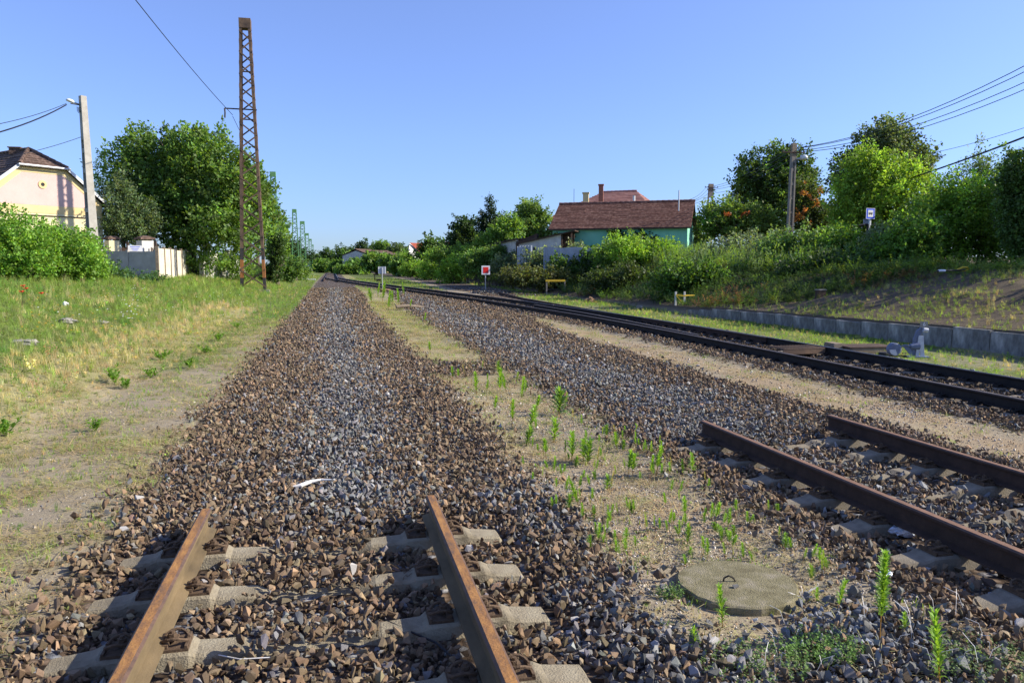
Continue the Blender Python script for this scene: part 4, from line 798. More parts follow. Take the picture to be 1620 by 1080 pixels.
wire(pt(105, 166, 39.6), ext(105, 166, 39.6, 0, 199, 30, 1.6), .030, .25, 'thick black cable from the lamp pole to the left edge'); wire(pt(105, 164, 39.6), ext(105, 164, 39.6, 0, 188, 30, 1.6), .014, .2, 'thin wire just above the thick cable at the left edge')
wire(pt(128, 217, 40), ext(128, 217, 40, 0, 244, 33, 1.6), .014, .2, 'lowest thin wire from the lamp pole over the tiled roof')
for i, (y0, y1, Dn, lb) in enumerate([(233, 85, 36, 'uppermost wire from the right lamp pole to the right edge'), (233, 95, 37, 'second wire down from the right lamp pole'), (236, 112, 38, 'third wire down from the right lamp pole'), (238, 124, 39, 'fourth wire down from the right lamp pole')]):
    wire(pt(1268 - 3 * i, y0 + 1.2 * i, 53), ext(1268, y0, 53, 1620, y1, Dn, 1.25), .020, .9, lb)
wire(pt(1440, 282, 47), ext(1475, 268, 44, 1620, 214, 33, 1.5), .045, .1, 'thick black cable crossing the sky at the right edge'); wire(pt(1470, 243, 60), ext(1470, 243, 60, 1620, 198, 45, 1.4), .016, .2, 'thin wire above the thick cable at the right edge')
for i, (ya, yb) in enumerate([(236, 296), (238, 298), (242, 300), (246, 305)]): wire(pt(1246 + i * 5, ya, 53), pt(1117 + i * 5, yb, 98), .020, .55, ['top', 'second', 'third', 'lowest'][i] + ' of the four wires between the two right hand poles')
for i, (yb, yy, xx) in enumerate([(296, 317, 1083), (296, 320, 1087), (299, 321, 1085), (300, 324, 1090)]): wire(pt(1117 + 5 * i, yb, 98), pt(xx, yy, 60), .018, .35, ['first', 'second', 'third', 'fourth'][i] + ' service wire from the distant pole towards the green house')

# ------------------------------------------------------------------ buildings
def unit(v): v = np.array(v, float); return v / np.linalg.norm(v)
def shed_part(t, b, name, mat): o = b.build(name, mat, None); o.parent = t; o.location = -np.array(t.location); return o
def tiled_slope(t, E0, E1, R0, R1, n, mat, name='roof', thick=.05, lift=.035, wav=None):
    """roof slope laid in n overlapping courses, eaves E0-E1 to ridge R0-R1"""
    E0, E1, R0, R1 = [np.array(q, float) for q in (E0, E1, R0, R1)]; nn = unit(np.cross(E1 - E0, R0 - E0)); nn = nn if nn[2] > 0 else -nn; b = MB(); r = np.random.default_rng(n)
    for k in range(n):
        f0 = k / n; f1 = min((k + 1.25) / n, 1.0); a, c = E0 + (R0 - E0) * f0, E1 + (R1 - E1) * f0; d, e = E1 + (R1 - E1) * f1, E0 + (R0 - E0) * f1
        L = np.linalg.norm(c - a); m = max(1, int(L / 1.1)); ts = np.linspace(0, 1, m + 1)
        for i in range(m):
            l0 = a + (c - a) * ts[i]; l1 = a + (c - a) * ts[i + 1]; u0 = e + (d - e) * ts[i]; u1 = e + (d - e) * ts[i + 1]; s0 = lift + r.uniform(-.012, .012)
            lo = nn * s0; b.add([l0 + lo, l1 + lo, u1, u0, l0 + lo - nn * thick, l1 + lo - nn * thick, u1 - nn * thick, u0 - nn * thick], [(0, 1, 2, 3), (7, 6, 5, 4), (0, 4, 5, 1), (1, 5, 6, 2), (2, 6, 7, 3), (3, 7, 4, 0)])
    return shed_part(t, b, name, mat)
def ridge_caps(t, A, B, mat, r=.11, step=.38):
    A, B = np.array(A, float), np.array(B, float); n = max(2, int(np.linalg.norm(B - A) / step)); b = MB()
    for i in range(n):
        a = A + (B - A) * i / n; c = A + (B - A) * (i + 1.1) / n; b.tube([a + np.array([0, 0, -.02]), c + np.array([0, 0, -.02])], [r * 1.12, r * .9], n=8)
    return shed_part(t, b, 'ridge_tiles', mat)
# --- pink and cream house on the left: the gable stands on a vertical plane
hu = unit((.713, .701, 0)); hn = unit((hu[1], -hu[0], 0)); O_ = pt(67, 292, 46)
def G(px, py): return onplane(px, py, O_, hn)
ho = empty('gabled_house', (O_[0], O_[1], tz1(O_[0], O_[1])), 'pink and cream house with clipped gable and old tiles', 'house')
zb = tz1(O_[0], O_[1]) - .3
gl, gr = G(28, 259), G(104, 268); zt_ = (gl[2] + gr[2]) / 2; ul, ur = (gl - O_).dot(hu), (gr - O_).dot(hu); uc = (ul + ur) / 2; hw_ = (ur - ul) / 2
er = G(166, 322); ue = (er - O_).dot(hu); ze = er[2]; uE = ue - uc
def W(u, z, d=0.0): q = O_ + hu * u - hn * d; return np.array([q[0], q[1], z])
inn = .22
b = MB(); b.poly([W(uc - uE + inn, zb), W(uc + uE - inn, zb), W(uc + uE - inn, ze - .05), W(uc + hw_, zt_ - .1), W(uc - hw_, zt_ - .1), W(uc - uE + inn, ze - .05)], -hn * .4); shed_part(ho, b, 'gable_wall', 'cream')
b = MB(); dep = 9.0
for s in (-1, 1): b.poly([W(uc + s * (uE - inn - .02), zb, .41), W(uc + s * (uE - inn - .02), zb, dep), W(uc + s * (uE - inn - .02), ze - .1, dep), W(uc + s * (uE - inn - .02), ze - .1, .41)], -hu * s * .3)
b.poly([W(uc - uE + .6, zb, dep - .05), W(uc + uE - .6, zb, dep - .05), W(uc + uE - .6, ze - .1, dep - .05), W(uc - uE + .6, ze - .1, dep - .05)], -hn * .3); shed_part(ho, b, 'side_wall', 'cream')
zbnd = G(67, 325)[2]
def lim(z): return (uE - inn) if z <= ze else (hw_ + (uE - inn - hw_) * (zt_ - .1 - z) / (zt_ - .1 - ze))
b = MB(); b.poly([W(uc - lim(zbnd) + .42, zbnd, -.012), W(uc + lim(zbnd) - .42, zbnd, -.012), W(uc + lim(ze) - .42, ze - .12, -.012) if ze > zbnd else W(uc + lim(zbnd) - .42, zbnd + .01, -.012), W(uc + hw_ - .18, zt_ - .42, -.012), W(uc - hw_ + .18, zt_ - .42, -.012), W(uc - lim(ze) + .42, ze - .12, -.012) if ze > zbnd else W(uc - lim(zbnd) + .42, zbnd + .01, -.012)], hn * -.01); shed_part(ho, b, 'pink_panel', 'pink')
b = MB(); z1 = zbnd - .02; zq = zbnd - .46
b.poly([W(uc - uE + inn + .01, zq, -.02), W(uc + uE - inn - .01, zq, -.02), W(uc + uE - inn - .01, z1, -.02), W(uc - uE + inn + .01, z1, -.02)], hn * -.018)
for s in (-1, 1):
    b.poly([W(uc + s * (lim(zbnd) - .40), zbnd, -.02), W(uc + s * (lim(zbnd) - .01), zbnd, -.02), W(uc + s * (uE - inn - .01), ze - .06, -.02), W(uc + s * (hw_), zt_ - .10, -.02), W(uc + s * (hw_ - .16), zt_ - .40, -.02), W(uc + s * (uE - inn - .40), ze - .12, -.02)], hn * -.018)
b.poly([W(uc - hw_ + .17, zt_ - .40, -.02), W(uc + hw_ - .17, zt_ - .40, -.02), W(uc + hw_ - .01, zt_ - .10, -.02), W(uc - hw_ + .01, zt_ - .10, -.02)], hn * -.018); shed_part(ho, b, 'ochre_trim', 'ochre')
AXH = np.array([hu, (0, 0, 1), hn]); oc = W(0, O_[2], -.02)
b = MB(); n = 28; vs = [oc + AXH[0] * r * math.cos(a) + AXH[1] * r * math.sin(a) + hn * d for r, d in ((.11, 0), (.11, .03), (.24, .03), (.24, 0)) for a in np.linspace(0, 2 * math.pi, n, endpoint=False)]; b.add(vs, [(i * n + k, i * n + (k + 1) % n, (i + 1) * n + (k + 1) % n, (i + 1) * n + k) for i in range(3) for k in range(n)]); fr = shed_part(ho, b, 'round_window', 'ochre')
b = MB(); b.lathe(oc, [(.112, .004), (.112, .008)], n=20, axis=AXH); shed_part(ho, b, 'window_opening', 'black')
b = MB(); zc_ = G(67, 341)[2]; b.bar(W(uc - uE + .8, zc_, -.04), W(uc + uE - .5, zc_, -.04), .05, 0, .05); shed_part(ho, b, 'cable_conduit', 'wood_d')
zr = 9.35; pitch_ = (zt_ - ze) / (uE - hw_); rz_ = zt_ + pitch_ * hw_; hipd = .2 + hw_ * .95
R0 = W(uc, rz_, hipd); R1 = W(uc, rz_, dep)
for s in (-1, 1):
    E_ = W(uc + s * (uE + .15), ze - .12, -.22); E2 = W(uc + s * (uE + .15), ze - .12, dep); K = W(uc + s * hw_, zt_ + .02, -.22)
    tiled_slope(ho, E_, E2, K, W(uc + s * hw_, zt_ + .02, dep), 11, 'tile_d', 'roof'); tiled_slope(ho, K, W(uc + s * hw_, zt_ + .02, dep), R0, R1, 6, 'tile_d', 'roof'); ridge_caps(ho, K + np.array([0, 0, .04]), R0 + np.array([0, 0, .08]), 'tile_d')
    b = MB(); b.bar(E_ - np.array([0, 0, .05]), K - np.array([0, 0, .05]), .05, 0, .16); shed_part(ho, b, 'barge_board', 'galv')
tiled_slope(ho, W(uc - hw_, zt_, -.25), W(uc + hw_, zt_, -.25), R0, R0 + hu * .02, 7, 'tile_d', 'hip_roof'); ridge_caps(ho, R0 + np.array([0, 0, .06]), R1 + np.array([0, 0, .06]), 'tile_d')
b = MB(); b.tube([W(uc - hw_ - .1, zt_ - .03, -.33), W(uc + hw_ + .1, zt_ - .03, -.33)], .065, n=8); shed_part(ho, b, 'gutter', 'galv')
b = MB(); c = W(uc - .1, rz_ - .02, hipd + 1.3); b.box(c, (.6, .45, .4)); b.box(c + np.array([0, 0, .22]), (.72, .55, .06)); shed_part(ho, b, 'chimney', 'tile_d')
# --- garden wall, gate pillars, pickets
def panel_fence(name, A, B, n, za, hts, mat, label, post_mat=None, thick=.07):
    A, B = np.array(A, float), np.array(B, float); t = empty(name, (A[0], A[1], A[2]), label, 'fence'); d = unit(np.append((B - A)[:2], 0)); L = np.linalg.norm((B - A)[:2]); ax = np.array([d, np.cross((0, 0, 1), d), (0, 0, 1)])
    for i in range(n):
        f = (i + .5) / n; c = A + (B - A) * f; zt = hts[0] + (hts[1] - hts[0]) * f + RNG.normal(0, .02); zb_ = min(za, tz1(c[0], c[1])) - .3; b = MB(); b.box((c[0], c[1], (zt + zb_) / 2), (L / n - .06, thick, zt - zb_), ax=ax); shed_part(t, b, 'panel', mat)
    for i in range(n + 1):
        c = A + (B - A) * i / n; zt = hts[0] + (hts[1] - hts[0]) * i / n + .10; zb_ = tz1(c[0], c[1]) - .3; b = MB(); b.box((c[0], c[1], (zt + zb_) / 2), (.14, .15, zt - zb_), ax=ax); shed_part(t, b, 'post', post_mat or mat)
    return t
a = pt(160, 398, 44); c = pt(246, 398, 42.5); panel_fence('concrete_fence', (a[0], a[1], 1.4), (c[0], c[1], 1.4), 2, 1.0, (a[2], c[2]), 'grey_panel', 'low grey concrete panel fence beside the bright bushes')
a = pt(248, 392, 42.3); c = pt(301, 397.5, 53); panel_fence('concrete_fence', (a[0], a[1], 1.4), (c[0], c[1], 1.4), 6, 1.0, (a[2], c[2]), 'pale_panel', 'tall pale concrete panel fence running back under the big tree', 'wood')
def pillar(px, D, pytop, wpx, label):
    k = D / FPX; p = gp(px, D); zt = pt(px, pytop, D)[2]; t = empty('gate_pillar', p, label, 'gate pillar'); w_ = wpx * k * .62; rz = R_(38)
    b = MB(); b.box((p[0], p[1], (zt + p[2]) / 2 - .2), (w_, w_, zt - p[2] + .2), rz=rz); o = shed_part(t, b, 'shaft', 'cream' if px < 200 else 'oldwhite'); b = MB(); b.box((p[0], p[1], zt + .02), (w_ * 1.25, w_ * 1.25, .12), rz=rz); b.box((p[0], p[1], zt + .13), (w_ * 1.0, w_ * 1.0, .09), rz=rz, taper=.5); shed_part(t, b, 'cap', 'tile_d')
pillar(179, 47, 378, 26, 'cream gate pillar with brown cap left of the pickets'); pillar(231, 45, 378, 30, 'flaking white gate pillar with brown cap right of the pickets'); pillar(123, 49, 383, 24, 'gate pillar half hidden behind the bright bushes')
a = pt(190, 386, 46.5); c = pt(246, 384, 44.6); t = empty('picket_fence', (a[0], a[1], 1.4), 'dark brown picket fence between the gate pillars', 'fence'); b = MB()
for i in range(26): f = i / 25; q = a + (c - a) * f; b.box((q[0], q[1], 2.1), (.06, .03, 1.75 + .08 * math.sin(i)), rz=.3)
b.bar((a[0], a[1] + .04, 2.6), (c[0], c[1] + .04, 2.6), .05, 0, .08); shed_part(t, b, 'pickets', 'wood_d'); b = MB()
for f in (.22, 1.0): q = a + (c - a) * f; b.box((q[0], q[1] - .03, 2.3), (.13, .13, 2.05))
shed_part(t, b, 'post', 'wood_d')
q = pt(214, 393, 44.0); t = empty('notice_board', q, 'small pale blue notice board on the picket fence', 'notice board'); b = MB(); b.box(q, (.75, .03, .34), rz=.25); shed_part(t, b, 'board', 'white_wall'); b = MB()
for k in range(3): b.box(q + np.array([-.06 * k * 0, -.022, .10 - .10 * k]), (.5 - .12 * k, .01, .022), rz=.25)
shed_part(t, b, 'printed_lines', 'blue_paint')
# crumbling white wall below the big tree
a = pt(318, 402, 52); c = pt(384, 396, 60); t = empty('ruined_wall', (a[0], a[1], 1.2), 'crumbling whitewashed wall half hidden under the big tree', 'wall'); b = MB(); n = 12; r = np.random.default_rng(8)
for i in range(n):
    f0, f1 = i / n, (i + 1) / n; p0 = a + (c - a) * f0; p1 = a + (c - a) * f1; zt = 2.7 + .5 * math.sin(i * 1.1) + r.uniform(-.3, .3); b.bar((p0[0], p0[1], (zt + .6) / 2), (p1[0], p1[1], (zt + .6) / 2), .3, 0, zt - .6)
shed_part(t, b, 'masonry', 'oldwhite')

# --- green house on the right
def house(name, label, e0, e1, depth, rise, zbase, wallmat, roofmat, courses, over=.25, back_rise=True, extra=None, rinset=0.0):
    """e0, e1 = front eaves corners (3D); depth runs away from the camera"""
    e0, e1 = np.array(e0, float), np.array(e1, float); z = (e0[2] + e1[2]) / 2; e0[2] = e1[2] = z; u = unit(e1 - e0); nb = np.array([-u[1], u[0], 0.]); nb = nb if nb[1] > 0 else -nb
    t = empty(name, ((e0 + e1) / 2 * [1, 1, 0]) + [0, 0, zbase], label, 'house'); up = np.array([0, 0, 1.])
    r0 = e0 + nb * depth / 2 + up * rise + u * rinset; r1 = e1 + nb * depth / 2 + up * rise - u * rinset; f0, f1 = e0 + nb * depth, e1 + nb * depth
    tiled_slope(t, e0, e1, r0, r1, courses, roofmat, lift=.06); tiled_slope(t, f0, f1, r0, r1, courses, roofmat)
    if rinset: tiled_slope(t, e0, f0, r0, r0 + nb * .02, courses, roofmat); tiled_slope(t, e1, f1, r1, r1 + nb * .02, courses, roofmat)
    ridge_caps(t, r0 + up * .05, r1 + up * .05, roofmat); a, c = e0 + u * over + nb * over, e1 - u * over + nb * over; d = depth - 2 * over; zt = z - .02
    b = MB(); g = (lambda p, zz: np.array([p[0], p[1], zz]))
    b.poly([g(a, zbase), g(c, zbase), g(c, zt), g(a, zt)], nb * .3); b.poly([g(a + nb * d, zbase), g(c + nb * d, zbase), g(c + nb * d, zt), g(a + nb * d, zt)], -nb * .3)
    for p, s in ((a, 1), (c, -1)):
        if rinset: b.poly([g(p + nb * .301, zbase), g(p + nb * (d - .301), zbase), g(p + nb * (d - .301), zt), g(p + nb * .301, zt)], u * s * .3)
        else: b.poly([g(p + nb * .301, zbase), g(p + nb * (d - .301), zbase), g(p + nb * (d - .301), zt), g(p + nb * d / 2, zt + rise - .32), g(p + nb * .301, zt)], u * s * .3)
    shed_part(t, b, 'wall', wallmat); b = MB(); b.bar(e0 - up * .04 - nb * .06, e1 - up * .04 - nb * .06, .09, 0, .10); shed_part(t, b, 'gutter', 'wood_d')
    return t, u, nb, r0, r1, a, c
e0, e1 = pt(868, 361, 57), pt(1093, 361, 54); t, u, nb, r0, r1, wa, wc = house('green_house', 'long mint green house with brown tiled roof', e0, e1, 6.6, 2.05, 1.6, 'mint', 'tile', 22)
def wp_(f, z, d=-.015): q = wa + (wc - wa) * f + nb * d; return np.array([q[0], q[1], z])
b = MB(); b.poly([wp_(.845, 1.8), wp_(.92, 1.8), wp_(.92, 2.95), wp_(.845, 2.95)], nb * -.03); wdw = shed_part(t, b, 'window', 'glass'); b = MB()
for s, e in ((.842, .848), (.917, .923), (.880, .885)): b.poly([wp_(s, 1.78, -.05), wp_(e, 1.78, -.05), wp_(e, 2.98, -.05), wp_(s, 2.98, -.05)], nb * -.03)
b.poly([wp_(.842, 2.90, -.052), wp_(.923, 2.90, -.052), wp_(.923, 2.98, -.052), wp_(.842, 2.98, -.052)], nb * -.03); shed_part(t, b, 'window_frame', 'white_paint')
b = MB(); b.poly([wp_(.26, 2.9), wp_(.44, 2.9), wp_(.44, 3.35), wp_(.26, 3.35)], nb * -.03); shed_part(t, b, 'vent_opening', 'black'); b = MB(); b.poly([wp_(.77, 3.62), wp_(.95, 3.62), wp_(.95, 3.66), wp_(.77, 3.66)], nb * -.04); shed_part(t, b, 'ledge', 'wood_d')
q = pt(1074, 318, 55.2); b = MB(); b.tube([q - [0, 0, .7], q + [0, 0, .75]], .045, n=8); shed_part(t, b, 'vent_pipe', 'galv'); b = MB(); q = r0 + [0, 0, 0]; b.tube([q, q + [0, 0, .01]], .01)
# hip roofed house behind
e0, e1 = pt(893, 330, 73), pt(1030, 330, 70); t, u, nb, r0, r1, wa2, wc2 = house('hip_roofed_house', 'house with plain hipped roof and chimneys behind the mint house', e0, e1, 9.5, 1.95, 1.8, 'cream', 'tile_p', 14, rinset=2.4)
def chimney(t, px, pt_, pb, D, w_, mat): a = pt(px, pt_, D); c = pt(px, pb, D); b = MB(); b.box((a[0], a[1], (a[2] + c[2]) / 2 - .3), (w_, w_, a[2] - c[2] + .6), rz=-.4); b.box((a[0], a[1], a[2] + .02), (w_ * 1.25, w_ * 1.25, .12), rz=-.4); return shed_part(t, b, 'chimney', mat)
chimney(t, 951, 293, 310, 72.5, .42, 'brick'); chimney(t, 927, 306, 323, 70, .5, 'ochre'); b = MB(); q = pt(908, 322, 70); b.tube([q - [0, 0, .6], q + [0, 0, 1.3]], .02, n=5); shed_part(t, b, 'aerial', 'cable'); b = MB(); q = pt(1003, 318, 69); b.tube([q - [0, 0, .6], q + [0, 0, .45]], .12, n=8); shed_part(t, b, 'flue', 'white_wall')
# lean-to sheds
def leanto(name, label, a, c, wmat, rmat, dep, drop, zb, opening=None):
    a, c = np.array(a, float), np.array(c, float); u = unit((c - a) * [1, 1, 0]); nb = np.array([-u[1], u[0], 0.]); t = empty(name, (a[0], a[1], zb), label, 'shed'); g = lambda p, zz: np.array([p[0], p[1], zz]); L = np.linalg.norm((c - a)[:2])
    b = MB(); cut = opening or 1.0; m = a + (c - a) * cut; b.poly([g(a, zb), g(m, zb), m, a], nb * .15); b.poly([g(a, zb) + nb * .151, g(a, zb) + nb * dep, a + nb * dep, a + nb * .151], u * .12)
    b.poly([g(c, zb) + nb * dep, g(a, zb) + nb * dep, a + nb * dep, c + nb * dep], nb * .1); shed_part(t, b, 'wall', wmat)
    b = MB(); k = unit(c - a); b.poly([a - k * .2 - nb * .25, c + k * .25 - nb * .25, c + k * .25 + nb * (dep + .2), a - k * .2 + nb * (dep + .2)], (0, 0, .07)); shed_part(t, b, 'roof', rmat)
    if opening:
        b = MB(); b.poly([g(m, zb) + nb * .9, g(c, zb) + nb * .9, c + nb * .9, m + nb * .9], nb * .1)
        for q in (m + u * .05, c - u * .05): b.box((q[0], q[1], (q[2] + zb) / 2), (.12, .12, q[2] - zb))
        for q in np.linspace(0, 1, 5): w_ = m + (c - m) * q; b.box((w_[0] + nb[0] * .5, w_[1] + nb[1] * .5, (w_[2] + zb) / 2 - .3), (.10, .06, w_[2] - zb - .6))
        shed_part(t, b, 'slatted_front', 'wood_d')
    return t
t = leanto('lean_to_shed', 'pale lean-to shed with slatted dark front beside the mint house', pt(821, 386, 56), pt(905, 367, 55), 'oldwhite', 'wood_d', 3.2, 0, 1.9, .80)
b = MB(); a = pt(843, 391, 55.8); c = pt(859, 390, 55.7); b.poly([(a[0], a[1] - .1, 2.2), (c[0], c[1] - .1, 2.2), (c[0], c[1] - .1, c[2]), (a[0], a[1] - .1, a[2])], (0, .03, 0)); shed_part(t, b, 'doorway', 'black')
leanto('brick_shed', 'whitewashed brick shed with black roof left of the lean-to', pt(778, 388, 64), pt(818, 379, 60), 'oldwhite', 'wood_d', 4, 0, 1.9)
a = pt(816, 384, 60); c = pt(850, 371, 58.5); b = MB(); nb_ = np.array([.3, .95, 0]); b.poly([a, c, c + nb_ * 3 + [0, 0, -.1], a + nb_ * 3], (0, 0, .08)); b.poly([(a[0], a[1], 2.2), (c[0], c[1], 2.2), c - [0, 0, .02], a - [0, 0, .02]], nb_ * .1); tag(b.build('tar_roofed_shed', 'wood_d', origin=(a[0], a[1], 2)), 'black tarred shed behind the whitewashed wall', 'shed')
def sheet_fence(A, Dz, B, label, hgt, n):
    A, B = np.array(A, float), np.array(B, float); t = empty('sheet_fence', (A[0], A[1], tz1(A[0], A[1])), label, 'fence'); d = unit((B - A) * [1, 1, 0]); nn = np.array([-d[1], d[0], 0]); L = np.linalg.norm((B - A)[:2]); m = int(L / .09); b = MB(); vs = []
    for i in range(m + 1):
        q = A + (B - A) * i / m + nn * (.02 if i % 2 else -.02); vs += [(q[0], q[1], 1.2), (q[0], q[1], q[2] + .03 * math.sin(i * .31))]
    b.add(vs + [tuple(np.array(v) + nn * .006) for v in vs], [(2 * i, 2 * i + 2, 2 * i + 3, 2 * i + 1) for i in range(m)] + [(2 * (m + 1) + 2 * i + 1, 2 * (m + 1) + 2 * i + 3, 2 * (m + 1) + 2 * i + 2, 2 * (m + 1) + 2 * i) for i in range(m)]); shed_part(t, b, 'sheets', 'sheet'); return t
sheet_fence(pt(818, 390, 53.5), 0, pt(842, 388, 53.5), 'pale corrugated sheets beside the doorway of the lean-to', 2, 4); sheet_fence(pt(860, 391.5, 53), 0, pt(1000, 391.5, 50), 'long strip of grey corrugated fence before the mint house', 2, 4)
sheet_fence(pt(735, 402, 74), 0, pt(752, 400, 73), 'short grey sheet fence left among the dark trees', 2, 4); sheet_fence(pt(757, 398, 72), 0, pt(773, 397, 71), 'pale grey sheet fence left of the whitewashed shed', 2, 4)
# far houses
def farhouse(label, px0, px1, pye, pyr, D, wall, roof, gable=False, depth=8, rz=0):
    e0, e1 = pt(px0, pye, D), pt(px1, pye, D + rz); t, *_ = house('far_house', label, e0, e1, depth, (pye - pyr) * D / FPX, .8, wall, roof, 8); return t
t = farhouse('far white house with dark patched roof', 585, 609, 404, 394.5, 175, 'oldwhite', 'tile_d', depth=7, rz=9)
t = farhouse('far low house with brown roof and peach wall', 611, 636, 403, 396.5, 172, 'peach', 'tile_d', depth=9, rz=4)
# red roofed house: gable towards the camera
D = 122; t = empty('far_house', gp(655, D), 'pale house with bright red roof beyond the lime bushes', 'house'); a, c = pt(645, 411, D), pt(663, 411, D + 3); pk = pt(647.5, 385, D); r_ = pt(664, 400, D + 3); b = MB(); b.poly([(a[0], a[1], 1), (c[0], c[1], 1), r_, pk, (a[0], a[1], pt(645, 400, D)[2])], (.2, .6, 0)); shed_part(t, b, 'wall', 'white_wall')
bk = np.array([9., 9., 0]); tiled_slope(t, r_ + [0.2, -.3, -.1], r_ + bk, pk + [0, -.3, .1], pk + bk + [0, 0, .1], 8, 'tile_r', 'roof'); b = MB(); b.poly([(a[0], a[1] - .1, 2.2), (c[0], c[1] - .1, 2.2), (c[0], c[1] - .1, 3.1), (a[0], a[1] - .1, 3.1)], (0, .05, 0)); shed_part(t, b, 'blue_band', 'sheet')
farhouse('orange roof showing between the trees above the lime bushes', 694, 716, 389, 382.5, 118, 'ochre', 'tile_r', depth=8)
e0, e1 = pt(868, 346, 96), pt(898, 345, 94); house('far_house', 'sliver of red roof behind the left end of the mint house', e0, e1, 7, 1.6, 2, 'ochre', 'tile_r', 8)
e0, e1 = pt(1262, 362, 66), pt(1290, 362, 64); house('grey_cottage', 'grey rendered cottage behind the right lamp pole', e0, e1, 5, 1.6, 1.6, 'oldwhite', 'tile_d', 10)
b = MB(); a = pt(1446, 338, 46); c = pt(1496, 300, 46); pk = pt(1472, 286, 48); t = empty('brown_roofed_house', gp(1470, 47), 'brown roofed house mostly hidden by bushes at the right', 'house'); tiled_slope(t, a + [-.6, 0, -1], c + [.6, 0, -1.2], pk + [-.1, .1, 0], pk + [.1, .1, 0], 16, 'tile_p'); b.poly([(a[0], a[1] + .5, 1.8), (c[0] + .6, c[1] + .5, 1.8), c + [.5, .5, -1.4], a + [-.5, .5, -1.2]], (0, .3, 0)); shed_part(t, b, 'wall', 'brick')

# ------------------------------------------------------------------ trees and shrubs
def leafcloud(rs, ells, n, size, base, per=26, sig=.30, narrow=.36, droop=0., shell=.42, cv=.22, spray=1.0):
    r = np.random.default_rng(rs); vol = np.array([e[1][0] * e[1][2] for e in ells]) ** 1.0; vol /= vol.sum(); nc = max(6, int(n / per / 1.35)); which = r.choice(len(ells), nc, p=vol)
    d = r.normal(size=(nc, 3)); d /= np.linalg.norm(d, axis=1)[:, None]; rad = .84 * r.random(nc) ** shell * (1 + .20 * np.sin(5 * d[:, 0] + 3 * d[:, 2] + rs) + .13 * np.sin(11 * d[:, 2] + 7 * d[:, 0] + 2 * rs)); C = np.array([e[0] for e in ells])[which]; Rr = np.array([e[1] for e in ells])[which]
    cc = C + d * Rr * rad[:, None]; ci = r.integers(0, nc, n); tilt = r.normal(0, 1, (nc, 3)); tw = d + tilt * .45 + np.array([0, 0, .55]); tw /= np.linalg.norm(tw, axis=1)[:, None]; tl = sig * r.uniform(1.6, 5.0, nc) * spray; f_ = r.random(n) ** .8; P = cc[ci] + tw[ci] * (tl[ci] * (f_ - .35))[:, None] + r.normal(size=(n, 3)) * (sig * .62 * (1.15 - .75 * f_))[:, None]
    a = r.normal(size=(n, 3)) + d[ci] * .7 + np.array([0, 0, -droop]); a /= np.linalg.norm(a, axis=1)[:, None]; b = r.normal(size=(n, 3)) + np.array([0, 0, .9]); s = np.cross(a, b); s /= np.linalg.norm(s, axis=1)[:, None] + 1e-6
    L = (size * r.uniform(.6, 1.3, n))[:, None]; up = np.cross(s, a) * L * .12
    V = np.stack([P, P + a * L * .5 + s * L * narrow + up, P + a * L, P + a * L * .5 - s * L * narrow + up], 1).reshape(-1, 3); F = np.arange(n * 4).reshape(-1, 4)
    cvar = r.lognormal(0, cv, nc)[ci] * r.lognormal(0, .16, n); col = np.array(base)[None] * cvar[:, None] * (1 + r.normal(0, .07, (n, 3))); yel = (r.random(nc) < .12)[ci]; col[yel] *= np.array([1.25, 1.12, .9]); return V, F, np.clip(col, .005, .8)
def tree(name, label, D, ells, n, size, base, cat='tree', trunk=True, tr=.22, group=None, rs=None, extra=None, depth=1.0, **kw):
    """ells in photo pixels (cx, cy, rx, ry, [depth shift]) at forward distance D: turned into real ellipsoids"""
    k = D / FPX; E = []
    for e in ells: dz = e[4] if len(e) > 4 else 0; c = pt(e[0], e[1], D + dz); kk = (D + dz) / FPX; g_ = 1.15 if cat in ('shrub', 'bush') else 1.05; E.append((c, np.array([e[2] * kk * g_, e[2] * kk * depth * g_, e[3] * kk * g_])))
    bx = ells[0][0] if not extra or 'bx' not in extra else extra['bx']; p = gp(bx, D); rs = rs or (abs(hash(label)) % 1 + int(ells[0][0] * 7 + ells[0][1])); t = empty(name, p, label, cat, group)
    V, F, c = leafcloud(rs, E, n, size, base, **kw); o = mesh_np('crown' if cat == 'tree' else 'foliage', V - np.array(p), F, 'leaf', {'lc': ('FACE', c)}, parent=t)
    r = np.random.default_rng(rs + 5); b = MB()
    if trunk:
        c0 = E[0][0]; z0 = p[2]; top = c0 + [0, 0, E[0][1][2] * .3]; mid = np.array([p[0] * .7 + c0[0] * .3, p[1] * .7 + c0[1] * .3, z0 + (c0[2] - z0) * .45]); b.tube([np.array(p) - [0, 0, .3], mid, (mid + top) / 2 + r.normal(size=3) * tr, top], [tr * 1.2, tr * .85, tr * .55, tr * .15], n=9)
        for e in E * (3 if len(E) < 4 else 2):
            q = e[0] + r.normal(size=3) * e[1] * .45; m0 = mid + (top - mid) * r.uniform(.0, .6); b.tube([m0, (m0 + q) / 2 + r.normal(size=3) * .25 + [0, 0, .1], q], [tr * .45, tr * .25, tr * .06], n=6)
    else:
        for e in E:
            for _ in range(4): q = e[0] + r.normal(size=3) * e[1] * .4; g0 = np.array([p[0] + r.normal() * .25 + (e[0][0] - p[0]) * .6, p[1] + (e[0][1] - p[1]) * .6, 0]); g0[2] = tz1(g0[0], g0[1]) - .1; b.tube([g0, (g0 + q) / 2 + r.normal(size=3) * .1, q], [.035, .02, .008], n=5)
    o = b.build('trunk' if trunk else 'stem', 'bark', None); o.parent = t; o.location = -np.array(p); return t
DK, MD, LM, BR, GY_, OR = (.065, .12, .03), (.13, .23, .045), (.21, .36, .05), (.19, .32, .045), (.18, .24, .13), (.10, .15, .035)
